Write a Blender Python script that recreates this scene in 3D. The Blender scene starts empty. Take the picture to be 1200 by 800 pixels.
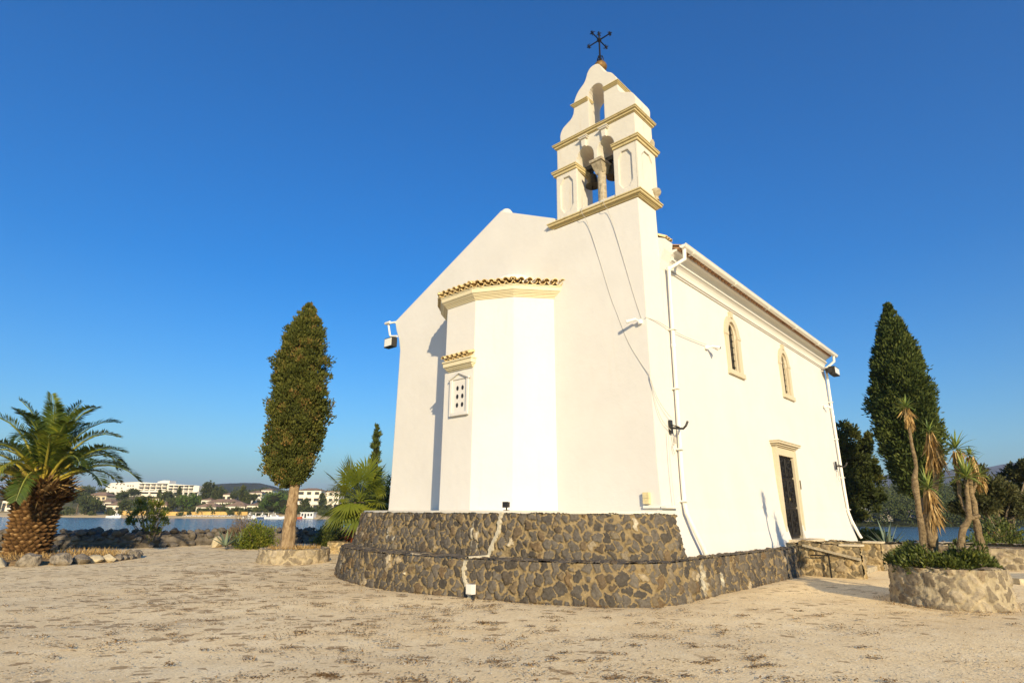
import bpy, bmesh, math, random
import numpy as np
from mathutils import Vector, Matrix

random.seed(7); rng = np.random.default_rng(11)
SC = bpy.context.scene; COL = SC.collection
PI = math.pi

# ------------------------------------------------------------------ camera frame
FPX = 678.0; CAMH = 1.55
PITCH = math.atan(202.0/FPX); ROLL = 0.0065
cF = np.array([0, math.cos(PITCH), math.sin(PITCH)])
R0 = np.array([1., 0, 0]); U0 = np.cross(R0, cF)
cR = math.cos(ROLL)*R0 + math.sin(ROLL)*U0
cU = np.cross(cR, cF)
def at(px, py, Y):
    """world point seen at photo pixel (px,py) at ground distance Y"""
    d = cF + cR*(px-600)/FPX - cU*(py-400)/FPX
    return np.array([0, 0, CAMH]) + d*(Y/d[1])
cam = bpy.data.cameras.new('camera'); camo = bpy.data.objects.new('camera', cam); COL.objects.link(camo)
cam.sensor_width = 36; cam.lens = FPX/1200*36; cam.clip_end = 20000; cam.clip_start = .05
M = Matrix(((cR[0], cU[0], -cF[0], 0), (cR[1], cU[1], -cF[1], 0), (cR[2], cU[2], -cF[2], CAMH), (0, 0, 0, 1)))
camo.matrix_world = M
SC.camera = camo

# building frame: u along the nave (away), v along the gable (to the left), z up
AZ = math.radians(42.2)
S_ = np.array([math.sin(AZ), math.cos(AZ)]); G_ = np.array([-math.cos(AZ), math.sin(AZ)])
def B(u, v, z): 
    return (S_[0]*u+G_[0]*v, S_[1]*u+G_[1]*v, z)
def Bd(u, v, z): return Vector(B(u, v, z))

# ------------------------------------------------------------------ materials
def newmat(name, rough=.8, spec=.3):
    m = bpy.data.materials.new(name); m.use_nodes = True
    nt = m.node_tree; b = nt.nodes['Principled BSDF']
    b.inputs['Roughness'].default_value = rough
    b.inputs['Specular IOR Level'].default_value = spec
    return m, nt, b
def N(nt, t, **k):
    n = nt.nodes.new(t)
    for a, v in k.items():
        if a in n.inputs.keys() if hasattr(n.inputs, 'keys') else False: n.inputs[a].default_value = v
        else: setattr(n, a, v)
    return n
def L(nt, a, b): nt.links.new(a, b)
def ramp(nt, fac, stops, interp='LINEAR'):
    r = nt.nodes.new('ShaderNodeValToRGB'); r.color_ramp.interpolation = interp
    e = r.color_ramp.elements
    while len(e) > 1: e.remove(e[-1])
    e[0].position = stops[0][0]; e[0].color = (*stops[0][1], 1)
    for p, c in stops[1:]:
        x = e.new(p); x.color = (*c, 1)
    L(nt, fac, r.inputs[0]); return r.outputs[0]
def noise(nt, scale, detail=4, rough=.55, vec=None, dist=0):
    n = nt.nodes.new('ShaderNodeTexNoise'); n.inputs['Scale'].default_value = scale
    n.inputs['Detail'].default_value = detail; n.inputs['Roughness'].default_value = rough
    n.inputs['Distortion'].default_value = dist
    if vec is None:
        tc = nt.nodes.new('ShaderNodeTexCoord'); vec = tc.outputs['Object']
    L(nt, vec, n.inputs['Vector']); return n.outputs['Fac']
def mapping(nt, scale):
    tc = nt.nodes.new('ShaderNodeTexCoord'); mp = nt.nodes.new('ShaderNodeMapping')
    mp.inputs['Scale'].default_value = scale; L(nt, tc.outputs['Object'], mp.inputs['Vector']); return mp.outputs[0]
def mix(nt, fac, a, b, mode='MIX'):
    m = nt.nodes.new('ShaderNodeMix'); m.data_type = 'RGBA'; m.blend_type = mode
    if isinstance(fac, (int, float)): m.inputs[0].default_value = fac
    else: L(nt, fac, m.inputs[0])
    for i, x in ((6, a), (7, b)):
        if isinstance(x, tuple): m.inputs[i].default_value = (*x, 1)
        else: L(nt, x, m.inputs[i])
    return m.outputs[2]
def bump(nt, b, h, strength=.3, dist=.02, normal=None):
    n = nt.nodes.new('ShaderNodeBump'); n.inputs['Strength'].default_value = strength
    n.inputs['Distance'].default_value = dist; L(nt, h, n.inputs['Height'])
    if normal is not None: L(nt, normal, n.inputs['Normal'])
    L(nt, n.outputs[0], b.inputs['Normal']); return n.outputs[0]
def attr(nt, name):
    a = nt.nodes.new('ShaderNodeAttribute'); a.attribute_name = name; return a.outputs['Fac']

def mat_plaster(name, col, dirt=(.55, .45, .32), bev=.025, amt=.5, bs=.25):
    m, nt, b = newmat(name, .85, .15)
    n1 = noise(nt, .9, 5, .6); 
    c = ramp(nt, n1, [(.3, tuple(x*.93 for x in col)), (.7, col)])
    vs = noise(nt, 1.6, 6, .7, mapping(nt, (3.5, 3.5, .35)))
    f = ramp(nt, vs, [(.58, (0, 0, 0)), (.80, (amt, amt, amt))])
    c = mix(nt, f, c, dirt)
    sp = noise(nt, 7, 6, .75); f2 = ramp(nt, sp, [(.70, (0, 0, 0)), (.80, (amt*.6,)*3)])
    c = mix(nt, f2, c, dirt)
    L(nt, c, b.inputs['Base Color'])
    bv = nt.nodes.new('ShaderNodeBevel'); bv.samples = 4; bv.inputs['Radius'].default_value = bev
    h = noise(nt, 5, 6, .6); n_a = bump(nt, b, h, bs, .03, bv.outputs[0])
    h2 = noise(nt, 60, 3, .6); n_b = bump(nt, b, h2, .25, .004, n_a)
    return m
def mat_simple(name, col, rough=.6, spec=.4, metal=0, var=.15, scale=6, bmp=.1, bd=.01):
    m, nt, b = newmat(name, rough, spec)
    n = noise(nt, scale, 5, .6)
    c = ramp(nt, n, [(.3, tuple(x*(1-var) for x in col)), (.7, tuple(min(1, x*(1+var)) for x in col))])
    L(nt, c, b.inputs['Base Color']); b.inputs['Metallic'].default_value = metal
    if bmp: bump(nt, b, n, bmp, bd)
    return m
def mat_leaf(name, stops, rough=.55, spec=.35, trans=.25, var=None):
    m, nt, b = newmat(name, rough, spec)
    a = attr(nt, 'rn'); c = ramp(nt, a, stops)
    L(nt, c, b.inputs['Base Color'])
    if trans:
        t = nt.nodes.new('ShaderNodeBsdfTranslucent'); mx = nt.nodes.new('ShaderNodeMixShader')
        c2 = mix(nt, 1.0, c, (1.0, 1.0, .55), 'MULTIPLY'); L(nt, c2, t.inputs[0]); mx.inputs[0].default_value = trans
        out = nt.nodes['Material Output']
        L(nt, b.outputs[0], mx.inputs[1]); L(nt, t.outputs[0], mx.inputs[2]); L(nt, mx.outputs[0], out.inputs[0])
    return m
def mat_masonry(name, mortar, stones, wear=.0):
    m, nt, b = newmat(name, .9, .15)
    st = attr(nt, 'st'); rn = attr(nt, 'rn')
    sc = ramp(nt, rn, stones)
    n = noise(nt, 14, 6, .7); d = ramp(nt, n, [(.28, (.55, .52, .5)), (.72, (1.25, 1.22, 1.15))])
    sc = mix(nt, 1.0, sc, d, 'MULTIPLY')
    li = noise(nt, 3.1, 5, .7); lf = ramp(nt, li, [(.60, (0, 0, 0)), (.72, (.55,)*3)])
    sc = mix(nt, lf, sc, tuple(x*.75 for x in mortar))
    n2 = noise(nt, 9, 5, .6); mc = ramp(nt, n2, [(.3, tuple(x*.62 for x in mortar)), (.7, tuple(x*1.12 for x in mortar))])
    wob = noise(nt, 22, 4, .7)
    ad = nt.nodes.new('ShaderNodeMath'); ad.operation = 'ADD'; L(nt, st, ad.inputs[0])
    sb = nt.nodes.new('ShaderNodeMath'); sb.operation = 'MULTIPLY_ADD'; L(nt, wob, sb.inputs[0]); sb.inputs[1].default_value = .7; sb.inputs[2].default_value = -.35
    L(nt, sb.outputs[0], ad.inputs[1])
    f = ramp(nt, ad.outputs[0], [(.38, (0, 0, 0)), (.58, (1, 1, 1))])
    c = mix(nt, f, mc, sc)
    wa = attr(nt, 'wh'); c = mix(nt, wa, c, (.62, .57, .45))
    L(nt, c, b.inputs['Base Color'])
    h = noise(nt, 26, 6, .7); n1 = bump(nt, b, h, .8, .02)
    return m

PLASTER = mat_plaster('white_plaster', (.73, .70, .65), (.62, .54, .42), .03, .28)
PLASTER_OLD = mat_plaster('weathered_plaster', (.70, .655, .57), (.48, .36, .2), .03, .45, .4)
OCHRE = mat_plaster('ochre_stone_trim', (.60, .49, .26), (.22, .16, .08), .012, .85, .6)
CREAM = mat_plaster('cream_moulding', (.76, .67, .46), (.42, .33, .19), .008, .4, .3)
SILLSTONE = mat_plaster('limestone_frame', (.62, .53, .38), (.28, .22, .13), .012, .8, .6)
CAPSTONE = mat_simple('weathered_stone', (.40, .34, .24), .9, .2, 0, .35, 12, .6, .02)
TILE = mat_simple('old_roof_tile', (.66, .50, .26), .85, .2, 0, .45, 9, .5, .01)
TILE_R = mat_simple('roof_tile_terracotta', (.38, .22, .12), .85, .2, 0, .4, 5, .4, .01)
PIPE = mat_simple('white_pvc', (.80, .76, .68), .4, .5, 0, .05, 3, 0)
BRONZE = mat_simple('dark_bronze', (.10, .085, .05), .45, .5, .7, .4, 14, .2)
IRON = mat_simple('black_iron', (.018, .016, .015), .5, .5, .6, .3, 20, .2)
GOLD = mat_simple('rusty_gilt_ball', (.20, .11, .03), .6, .4, .3, .4, 12, .3)
DARK = mat_simple('painted_hole_shade', (.008, .008, .01), .5, .4, 0, .2, 4, 0)  # near black, painted in for the shade of pierced holes
GLASSD = mat_simple('dark_window_glass', (.02, .028, .035), .08, .6, 0, .5, 3, .15)
BLACKPL = mat_simple('black_plastic', (.02, .018, .017), .45, .5, 0, .2, 10, 0)
LENS = mat_simple('floodlight_glass', (.80, .77, .70), .5, .6, 0, .05, 4, 0)
CABLE = mat_simple('grey_cable', (.46, .43, .38), .6, .3, 0, .1, 4, 0)
CABLEW = mat_simple('white_cable', (.62, .58, .50), .6, .3, 0, .1, 4, 0)
BEIGEBOX = mat_simple('yellowed_plastic', (.66, .55, .30), .5, .4, 0, .1, 10, 0)
BRASS = mat_simple('brass_plaque_metal', (.16, .12, .05), .5, .5, .4, .3, 20, .2)
WOODD = mat_simple('dark_door_iron', (.022, .017, .014), .5, .5, .3, .5, 30, .5, .01)
PLAIN_W = mat_simple('white_paint', (.80, .79, .76), .5, .4, 0, .05, 6, 0)

MAS_DARK = mat_masonry('dark_rubble_masonry', (.28, .21, .115),
    [(.0, (.07, .063, .057)), (.35, (.120, .108, .096)), (.6, (.16, .142, .122)), (.82, (.09, .08, .07)), (.90, (.17, .12, .07)), (.95, (.17, .145, .11)), (.985, (.40, .33, .23)), (1, (.58, .52, .40))])
MAS_LIGHT = mat_masonry('pale_rubble_masonry', (.44, .36, .235),
    [(.0, (.19, .155, .11)), (.4, (.28, .235, .17)), (.7, (.40, .34, .25)), (.85, (.27, .21, .14)), (1, (.48, .40, .28))])
MAS_MID = mat_masonry('brown_rubble_masonry', (.48, .37, .21),
    [(.0, (.17, .14, .09)), (.4, (.25, .21, .14)), (.6, (.36, .26, .12)), (.8, (.30, .25, .18)), (1, (.44, .33, .17))])
REPAIR = mat_simple('pale_mortar', (.52, .46, .34), .9, .1, 0, .2, 14, .8, .02)
ROCK = mat_simple('grey_rock', (.24, .205, .16), .95, .15, 0, .55, 7, 1.0, .09)
ROCKD = mat_simple('dark_shore_rock', (.135, .115, .092), .95, .15, 0, .5, 4, .8, .05)  # rock colour darkened to carry the palm's shadow on the shore wall
ROCKP = mat_simple('pale_rock', (.48, .41, .28), .95, .15, 0, .3, 5, .8, .04)

CYP = mat_leaf('cypress_foliage', [(0, (.045, .055, .012)), (.5, (.095, .105, .022)), (.8, (.15, .145, .03)), (.93, (.22, .15, .045)), (1, (.28, .16, .05))], .7, .15, .15)
CYPR = mat_leaf('dark_cypress_foliage', [(0, (.030, .048, .012)), (.6, (.075, .098, .022)), (1, (.14, .16, .04))], .7, .15, .12)
HULL = mat_simple('crown_shade_dark_bark', (.022, .024, .009), .95, .05, 0, .5, 8, 1, .1)  # dark colour standing for shade inside crowns; also one tree's dark bark
PALM = mat_leaf('date_palm_leaflets', [(0, (.035, .062, .014)), (.5, (.085, .125, .02)), (.85, (.20, .23, .025)), (1, (.36, .32, .03))], .45, .45, .25)
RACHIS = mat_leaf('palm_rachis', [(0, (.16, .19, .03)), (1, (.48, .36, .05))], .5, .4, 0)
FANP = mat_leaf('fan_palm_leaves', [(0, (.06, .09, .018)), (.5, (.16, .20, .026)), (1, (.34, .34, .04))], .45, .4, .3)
YUC = mat_leaf('yucca_leaves', [(0, (.09, .15, .035)), (.6, (.19, .26, .06)), (1, (.36, .38, .09))], .45, .4, .25)
DRY = mat_leaf('dry_leaves', [(0, (.24, .14, .05)), (.6, (.46, .30, .12)), (1, (.62, .45, .22))], .85, .1, .2)
IVY = mat_leaf('shrub_leaves', [(0, (.03, .045, .012)), (.5, (.085, .11, .022)), (.8, (.16, .17, .03)), (.92, (.24, .18, .05)), (1, (.26, .12, .04))], .5, .35, .2)
BUSH = mat_leaf('bush_leaves', [(0, (.06, .085, .015)), (.6, (.13, .16, .02)), (.9, (.26, .25, .03)), (1, (.28, .18, .10))], .5, .35, .25)
BUSHB = mat_leaf('brown_bush_leaves', [(0, (.12, .085, .05)), (1, (.27, .20, .13))], .8, .1, .2)
AGV = mat_leaf('agave_leaves', [(0, (.08, .12, .08)), (1, (.22, .27, .18))], .5, .35, 0)
REDP = mat_leaf('red_plant_leaves', [(0, (.16, .03, .015)), (.7, (.30, .09, .03)), (1, (.20, .18, .04))], .5, .35, .2)
TREE = mat_leaf('tree_leaves', [(0, (.030, .045, .012)), (.6, (.070, .085, .018)), (1, (.15, .14, .03))], .6, .25, .2)
TREE2 = mat_leaf('olive_tree_leaves', [(0, (.045, .055, .02)), (.6, (.10, .10, .035)), (1, (.20, .17, .06))], .6, .25, .2)
FARG = mat_leaf('far_foliage', [(0, (.035, .05, .018)), (.6, (.075, .09, .03)), (1, (.12, .125, .04))], .8, .1, 0)
FARB = mat_leaf('far_bright_foliage', [(0, (.05, .085, .02)), (.6, (.09, .14, .03)), (1, (.14, .19, .05))], .8, .1, 0)
LITTER = mat_leaf('dry_litter', [(0, (.15, .085, .035)), (.6, (.26, .15, .06)), (1, (.38, .25, .11))], .9, .05, 0)
PEB = mat_leaf('pebble_stone', [(0, (.30, .23, .15)), (.6, (.50, .41, .29)), (1, (.72, .64, .50))], .9, .15, 0)

def bark(name, c1, c2, sc=(14, 14, 2.2)):
    m, nt, b = newmat(name, .9, .1)
    n = noise(nt, 1.0, 6, .7, mapping(nt, sc)); n.node.inputs['Distortion'].default_value = .6
    L(nt, ramp(nt, n, [(.32, c1), (.68, c2)]), b.inputs['Base Color']); bump(nt, b, n, 1, .05); return m
BARK = bark('cypress_bark', (.12, .07, .035), (.44, .32, .19), (9, 9, 3.0))
BARK2 = bark('grey_bark', (.10, .075, .05), (.28, .22, .14))
YBARK = bark('yucca_bark', (.11, .075, .04), (.36, .265, .15), (10, 10, 14))
PBARK = mat_leaf('palm_leaf_bases', [(0, (.035, .018, .008)), (.5, (.15, .08, .03)), (1, (.40, .26, .12))], .85, .1, 0)
HULLB = mat_simple('palm_trunk_core', (.09, .05, .02), .95, .05, 0, .5, 14, 1, .05)

# ------------------------------------------------------------------ mesh helpers
def tag(o, label=None, cat=None, group=None, kind=None):
    if label: o['label'] = label
    if cat: o['category'] = cat
    if group: o['group'] = group
    if kind: o['kind'] = kind
    return o
def empty(name, loc, label, cat, group=None):
    o = bpy.data.objects.new(name, None); COL.objects.link(o); o.location = loc; o.empty_display_size = .3
    tag(o, label, cat, group); return o
def wloc(p):
    v = Vector((0, 0, 0))
    while p is not None: v = v + Vector(p.location); p = p.parent
    return v
def link(name, me, mat, parent=None, smooth=False, loc=None):
    """vertices of me are in world space; origin is set at the parent's origin (or loc)"""
    o = bpy.data.objects.new(name, me); COL.objects.link(o)
    if mat is not None:
        for mm in (mat if isinstance(mat, (list, tuple)) else [mat]): me.materials.append(mm)
    if parent is not None:
        w = wloc(parent); me.transform(Matrix.Translation(-w)); o.parent = parent
    elif loc is not None:
        me.transform(Matrix.Translation(-Vector(loc))); o.location = loc
    if smooth: me.shade_smooth()
    return o
def npmesh(name, V, Fq, attrs=None):
    """V (n,3), Fq (m,k) faces with k verts"""
    me = bpy.data.meshes.new(name); V = np.asarray(V, dtype=np.float32); Fq = np.asarray(Fq, dtype=np.int32)
    m, k = Fq.shape
    me.vertices.add(len(V)); me.vertices.foreach_set('co', V.ravel())
    me.loops.add(m*k); me.loops.foreach_set('vertex_index', Fq.ravel())
    me.polygons.add(m); me.polygons.foreach_set('loop_start', np.arange(0, m*k, k, dtype=np.int32))
    me.polygons.foreach_set('loop_total', np.full(m, k, dtype=np.int32))
    me.update(calc_edges=True); me.validate()
    for n, a in (attrs or {}).items():
        at_ = me.attributes.new(n, 'FLOAT', 'POINT'); at_.data.foreach_set('value', np.asarray(a, dtype=np.float32))
    return me

class MB:
    def __init__(self, f=None): self.v = []; self.fc = []; self.f = f or (lambda a, b, c: (a, b, c)); self.mi = []; self.cur = 0
    def add(self, vs, fs, raw=False):
        o = len(self.v)
        self.v += [tuple(p) if raw else tuple(self.f(*p)) for p in vs]
        self.fc += [[i+o for i in f] for f in fs]; self.mi += [self.cur]*len(fs)
    def box(self, a0, a1, b0, b1, c0, c1):
        vs = [(a, b, c) for c in (c0, c1) for b in (b0, b1) for a in (a0, a1)]
        self.add(vs, [(0, 2, 3, 1), (4, 5, 7, 6), (0, 1, 5, 4), (2, 6, 7, 3), (0, 4, 6, 2), (1, 3, 7, 5)])
    def prism(self, poly, fa, t0, t1, raw=False):
        """poly: 2d pts; fa(p,t)->3-coords in frame; ends t0,t1 (may be callables per point)"""
        n = len(poly); vs = [fa(p, t0) for p in poly]+[fa(p, t1) for p in poly]
        fs = [tuple(range(n))[::-1], tuple(range(n, 2*n))]+[(i, (i+1) % n, n+(i+1) % n, n+i) for i in range(n)]
        self.add(vs, fs, raw)
    def tube(self, pts, r, n=8, raw=False, cap=True):
        P = [Vector(p) if raw else Vector(self.f(*p)) for p in pts]
        rr = r if isinstance(r, (list, tuple)) else [r]*len(P)
        rings = []; up = Vector((0, 0, 1)); prev = None
        for i, p in enumerate(P):
            if i == 0: t = (P[1]-p)
            elif i == len(P)-1: t = (p-P[-2])
            else: t = (P[i+1]-p).normalized()+(p-P[i-1]).normalized()
            t.normalize()
            if prev is None:
                a = t.cross(up); 
                if a.length < .05: a = t.cross(Vector((1, 0, 0)))
            else:
                a = prev-t*prev.dot(t)
            a.normalize(); b = t.cross(a); prev = a
            rings.append([p+(a*math.cos(2*PI*k/n)+b*math.sin(2*PI*k/n))*rr[i] for k in range(n)])
        vs = [q for R in rings for q in R]; fs = []
        for i in range(len(P)-1):
            for k in range(n): fs.append((i*n+k, i*n+(k+1) % n, (i+1)*n+(k+1) % n, (i+1)*n+k))
        if cap: fs.append(tuple(range(n))[::-1]); fs.append(tuple(range((len(P)-1)*n, len(P)*n)))
        self.add(vs, fs, True)
    def lathe(self, c, prof, n=20, raw=False, wob=None):
        C = Vector(c) if raw else Vector(self.f(*c)); vs = []; fs = []
        for i, (r, z) in enumerate(prof):
            for k in range(n):
                a = 2*PI*k/n; q = r*(1+(wob(a, z) if wob else 0))
                vs.append((C.x+q*math.cos(a), C.y+q*math.sin(a), C.z+z))
        for i in range(len(prof)-1):
            for k in range(n): fs.append((i*n+k, i*n+(k+1) % n, (i+1)*n+(k+1) % n, (i+1)*n+k))
        fs.append(tuple(range(n))[::-1]); fs.append(tuple(range((len(prof)-1)*n, len(prof)*n)))
        self.add(vs, fs, True)
    def mesh(self, name='m', fix=True):
        me = bpy.data.meshes.new(name); me.from_pydata([tuple(map(float, p)) for p in self.v], [], self.fc); me.update()
        me.polygons.foreach_set('material_index', self.mi)
        if fix:
            bm = bmesh.new(); bm.from_mesh(me); bmesh.ops.recalc_face_normals(bm, faces=bm.faces); bm.to_mesh(me); bm.free()
        return me
    def build(self, name, mat, parent=None, smooth=False, loc=None): return link(name, self.mesh(name), mat, parent, smooth, loc)
def autosmooth(o, ang=40):
    bm = bmesh.new(); bm.from_mesh(o.data)
    for e in bm.edges:
        if len(e.link_faces) == 2 and e.calc_face_angle(0) > math.radians(ang): e.smooth = False
    for f in bm.faces: f.smooth = True
    bm.to_mesh(o.data); bm.free(); return o

def nrm(a): return a/np.maximum(np.linalg.norm(a, axis=-1, keepdims=True), 1e-9)
def leaves(C, D, ln, wd, rn, fold=.0, side=None, bend=None):
    """one 4-vert blade per row; C base, D direction"""
    n = len(C); D = nrm(D)
    if side is None: side = nrm(np.cross(D, rng.normal(size=(n, 3))))
    else: side = nrm(np.cross(D, side))
    ln = np.broadcast_to(ln, n)[:, None]; wd = np.broadcast_to(wd, n)[:, None]
    up = np.cross(side, D)
    V = np.stack([C, C+D*ln*.45+side*wd*.5+up*wd*fold, C+D*ln + (bend if bend is not None else 0), C+D*ln*.45-side*wd*.5+up*wd*fold], 1).reshape(-1, 3)
    F = np.arange(n*4).reshape(n, 4)
    return V, F, np.repeat(np.broadcast_to(rn, n), 4)
def leafobj(name, parts, mat, parent=None, loc=None):
    Vs = []; Fs = []; Rs = []; o = 0
    for V, F, R in parts: Vs.append(V); Fs.append(F+o); Rs.append(R); o += len(V)
    me = npmesh(name, np.concatenate(Vs), np.concatenate(Fs), {'rn': np.concatenate(Rs)})
    return link(name, me, mat, parent, False, loc)
def clumps(C, rad, per, ln, wd, upw=.3, outw=.6, ctr=None, rbase=None, spread=.25):
    """C (n,3) clump centres, leaves around each"""
    n = len(C); off = rng.normal(size=(n, per, 3)); off = nrm(off)*(rng.random((n, per, 1))**.4)
    rad = np.asarray(rad); rad = rad.reshape(-1, 1, 1) if rad.ndim == 1 and len(rad) == n and rad.ndim else rad
    P = C[:, None, :]+off*rad
    out = nrm(C-ctr)[:, None, :] if ctr is not None else off
    D = off*.7+out*outw+np.array([0, 0, upw])+rng.normal(size=P.shape)*.35
    rb = rng.random((n, 1)) if rbase is None else np.asarray(rbase).reshape(-1, 1)
    rn = np.clip(rb*(1-spread)+rng.random((n, per))*spread, 0, 1)
    k = n*per
    return leaves(P.reshape(-1, 3), D.reshape(-1, 3), ln*(.6+.8*rng.random(k)), wd*(.7+.6*rng.random(k)), rn.reshape(-1))

# ------------------------------------------------------------------ masonry
def masonry_grid(P0, P1, nrm2, step, cell, seed, amp=.035, mort=.035, whites=None, hz=None, rough=.016, asp0=1.0):
    """P0,P1: (n,3) bottom/top polyline already dense; returns V,F,attrs. nrm2 (n,3) outward normals"""
    r = np.random.default_rng(seed); n = len(P0)
    seg = np.linalg.norm(np.diff(P0, axis=0), axis=1); A = np.concatenate([[0], np.cumsum(seg)])
    H = float(np.mean(np.linalg.norm(P1-P0, axis=1))); m = max(2, int(H/step)+1)
    t = np.linspace(0, 1, m)
    X = P0[None]*(1-t[:, None, None])+P1[None]*t[:, None, None]           # m,n,3
    aa = np.broadcast_to(A[None], (m, n)); hh = np.broadcast_to((t*H)[:, None], (m, n))
    cw, ch = cell; na = int(A[-1]/cw)+3; nh = int(H/ch)+3
    gx, gy = np.meshgrid(np.arange(-1, na), np.arange(-1, nh))
    sx = (gx+.5+r.uniform(-.42, .42, gx.shape)+.5*(gy % 2))*cw; sy = (gy+.5+r.uniform(-.38, .38, gx.shape))*ch
    pts = np.stack([sx.ravel(), sy.ravel()], 1); wgt = r.uniform(.75, 1.3, len(pts)); asp = r.uniform(.72, 1.35, len(pts))*asp0; rnd = r.random(len(pts)); mw = r.uniform(0, 1.3, len(pts))
    W = sx.shape[1]
    F1 = np.full((m, n), 9.); F2 = np.full((m, n), 9.); ID = np.zeros((m, n), int)
    # warp
    wa = aa+.017*np.sin(hh*31+aa*7)+.010*np.sin(aa*67+hh*33)+.006*np.sin(aa*131-hh*97); wh = hh+.015*np.sin(aa*29+1.3+hh*9)+.009*np.sin(aa*73+hh*61)+.006*np.sin(hh*140+aa*60)
    ci = np.floor(wa/cw).astype(int)+1; cj = np.floor(wh/ch).astype(int)+1
    for dj in range(-2, 3):
        for di in range(-2, 3):
            I = np.clip(ci+di, 0, W-1); J = np.clip(cj+dj, 0, sx.shape[0]-1); k = J*W+I
            dx = (wa-pts[k, 0])*asp[k]; dy = (wh-pts[k, 1])/asp[k]
            d = np.sqrt(dx*dx+dy*dy)*wgt[k]
            closer = d < F1; same = (k == ID) & ~closer
            F2 = np.where(closer, F1, np.where((d < F2) & ~same, d, F2)); ID = np.where(closer, k, ID); F1 = np.where(closer, d, F1)
    e = (F2-F1); s = np.clip((e-mort*.5*mw[ID])/(mort*1.8), 0, 1); s = s*s*(3-2*s)
    st = np.clip((e-mort*mw[ID])/(mort*1.1), 0, 1)
    dis = s*amp*(.5+.8*rnd[ID])+r.normal(0, rough*.35, (m, n))+rough*np.sin(aa*9+hh*5)*np.sin(hh*11+aa*3)
    tx = (rnd[ID]*7.3 % 1-.5)*.5; dis = dis+s*tx*(wa-pts[ID, 0])*.25
    V = X+nrm2[None]*dis[..., None]
    wht = np.zeros((m, n))
    for f in (whites or []): wht = np.maximum(wht, f(aa, hh))
    V = V.reshape(-1, 3); ii = np.arange(m*n).reshape(m, n)
    F = np.stack([ii[:-1, :-1], ii[:-1, 1:], ii[1:, 1:], ii[1:, :-1]], -1).reshape(-1, 4)
    return V, F, {'st': st.ravel(), 'rn': rnd[ID].ravel(), 'wh': wht.ravel()}
def densify(pts, n):
    P = np.asarray(pts, float); s = np.concatenate([[0], np.cumsum(np.linalg.norm(np.diff(P, axis=0), axis=1))]); s /= s[-1]
    t = np.linspace(0, 1, n); return np.stack([np.interp(t, s, P[:, i]) for i in range(P.shape[1])], 1)
def smooth_path(pts, it=2, closed=False):
    P = [np.array(p, float) for p in pts]
    for _ in range(it):
        Q = [] if closed else [P[0]]
        m = len(P)
        for i in range(m if closed else m-1):
            a, b = P[i], P[(i+1) % m]; Q += [a*.75+b*.25, a*.25+b*.75]
        if not closed: Q.append(P[-1])
        P = Q
    if closed: P.append(P[0])
    return P
def outward(P, flip):
    T = np.gradient(P, axis=0); Nn = np.stack([T[:, 1], -T[:, 0], np.zeros(len(P))], 1); return nrm(Nn)*flip
def merge(gs):
    Vs = []; Fs = []; A = {}; o = 0
    for V, F, at_ in gs:
        Vs.append(V); Fs.append(F+o); o += len(V)
        for k, a in at_.items(): A.setdefault(k, []).append(a)
    return np.concatenate(Vs), np.concatenate(Fs), {k: np.concatenate(a) for k, a in A.items()}
def masonry_wall(name, bottom, top, inner, z0, z1, mat, parent, flip, seed, step=.022, cell=(.2, .2), zi=None, whites=None, loc=None, amp=.035, mort=.032, asp0=1.0, ledge_cell=(.3, .16)):
    """strip: side face bottom->top, then ledge top->inner"""
    Ln = sum(math.dist(bottom[i], bottom[i+1]) for i in range(len(bottom)-1)); n = int(Ln/step)
    b = densify(bottom, n); t = densify(top, n); i_ = densify(inner, n)
    P0 = np.c_[b, np.full(n, z0)]; P1 = np.c_[t, np.full(n, z1)]; P2 = np.c_[i_, np.full(n, zi if zi is not None else z1)]
    no = outward(P0, flip); g = [masonry_grid(P0, P1, no, step, cell, seed, amp=amp, mort=mort, whites=whites, asp0=asp0)]
    upn = np.tile([0, 0, 1.], (n, 1))
    off = no*amp*.55
    g.append(masonry_grid(P1+off, P2, upn, step*1.3, ledge_cell, seed+1, amp=.018, mort=mort))
    V, F, A = merge(g)
    return link(name, npmesh(name, V, F, A), mat, parent, True, loc)
def masonry_box(name, corners, z0, z1, mat, parent, seed, step=.022, cell=(.2, .18), top_mat=None, loc=None, amp=.03, z1b=None):
    """closed block; corners in world xy in order; z1b top height at far end (corner 2,3)"""
    c = [np.array(p, float) for p in corners]; gs = []
    area = sum(c[i][0]*c[(i+1) % 4][1]-c[(i+1) % 4][0]*c[i][1] for i in range(4)); fl = 1 if area > 0 else -1
    zt = [z1, z1, z1b if z1b is not None else z1, z1b if z1b is not None else z1]
    for i in range(4):
        a, b = c[i], c[(i+1) % 4]; n = max(3, int(np.linalg.norm(b-a)/step)); P = densify([a, b], n); zz = np.linspace(zt[i], zt[(i+1) % 4], n)
        P0 = np.c_[P, np.full(n, z0)]; P1 = np.c_[P, zz]
        gs.append(masonry_grid(P0, P1, outward(P0, fl), step, cell, seed+i, amp=amp, mort=.03))
    a = densify([c[0], c[1]], 30); b = densify([c[3], c[2]], 30)
    P0 = np.c_[a, np.full(30, z1+amp*.4)]; P1 = np.c_[b, np.full(30, (z1b if z1b is not None else z1)+amp*.4)]
    gs.append(masonry_grid(P0, P1, np.tile([0, 0, 1.], (30, 1)), step, (.35, .3), seed+9, amp=.012, mort=.03))
    V, F, A = merge(gs); return link(name, npmesh(name, V, F, A), mat, parent, True, loc)

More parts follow.
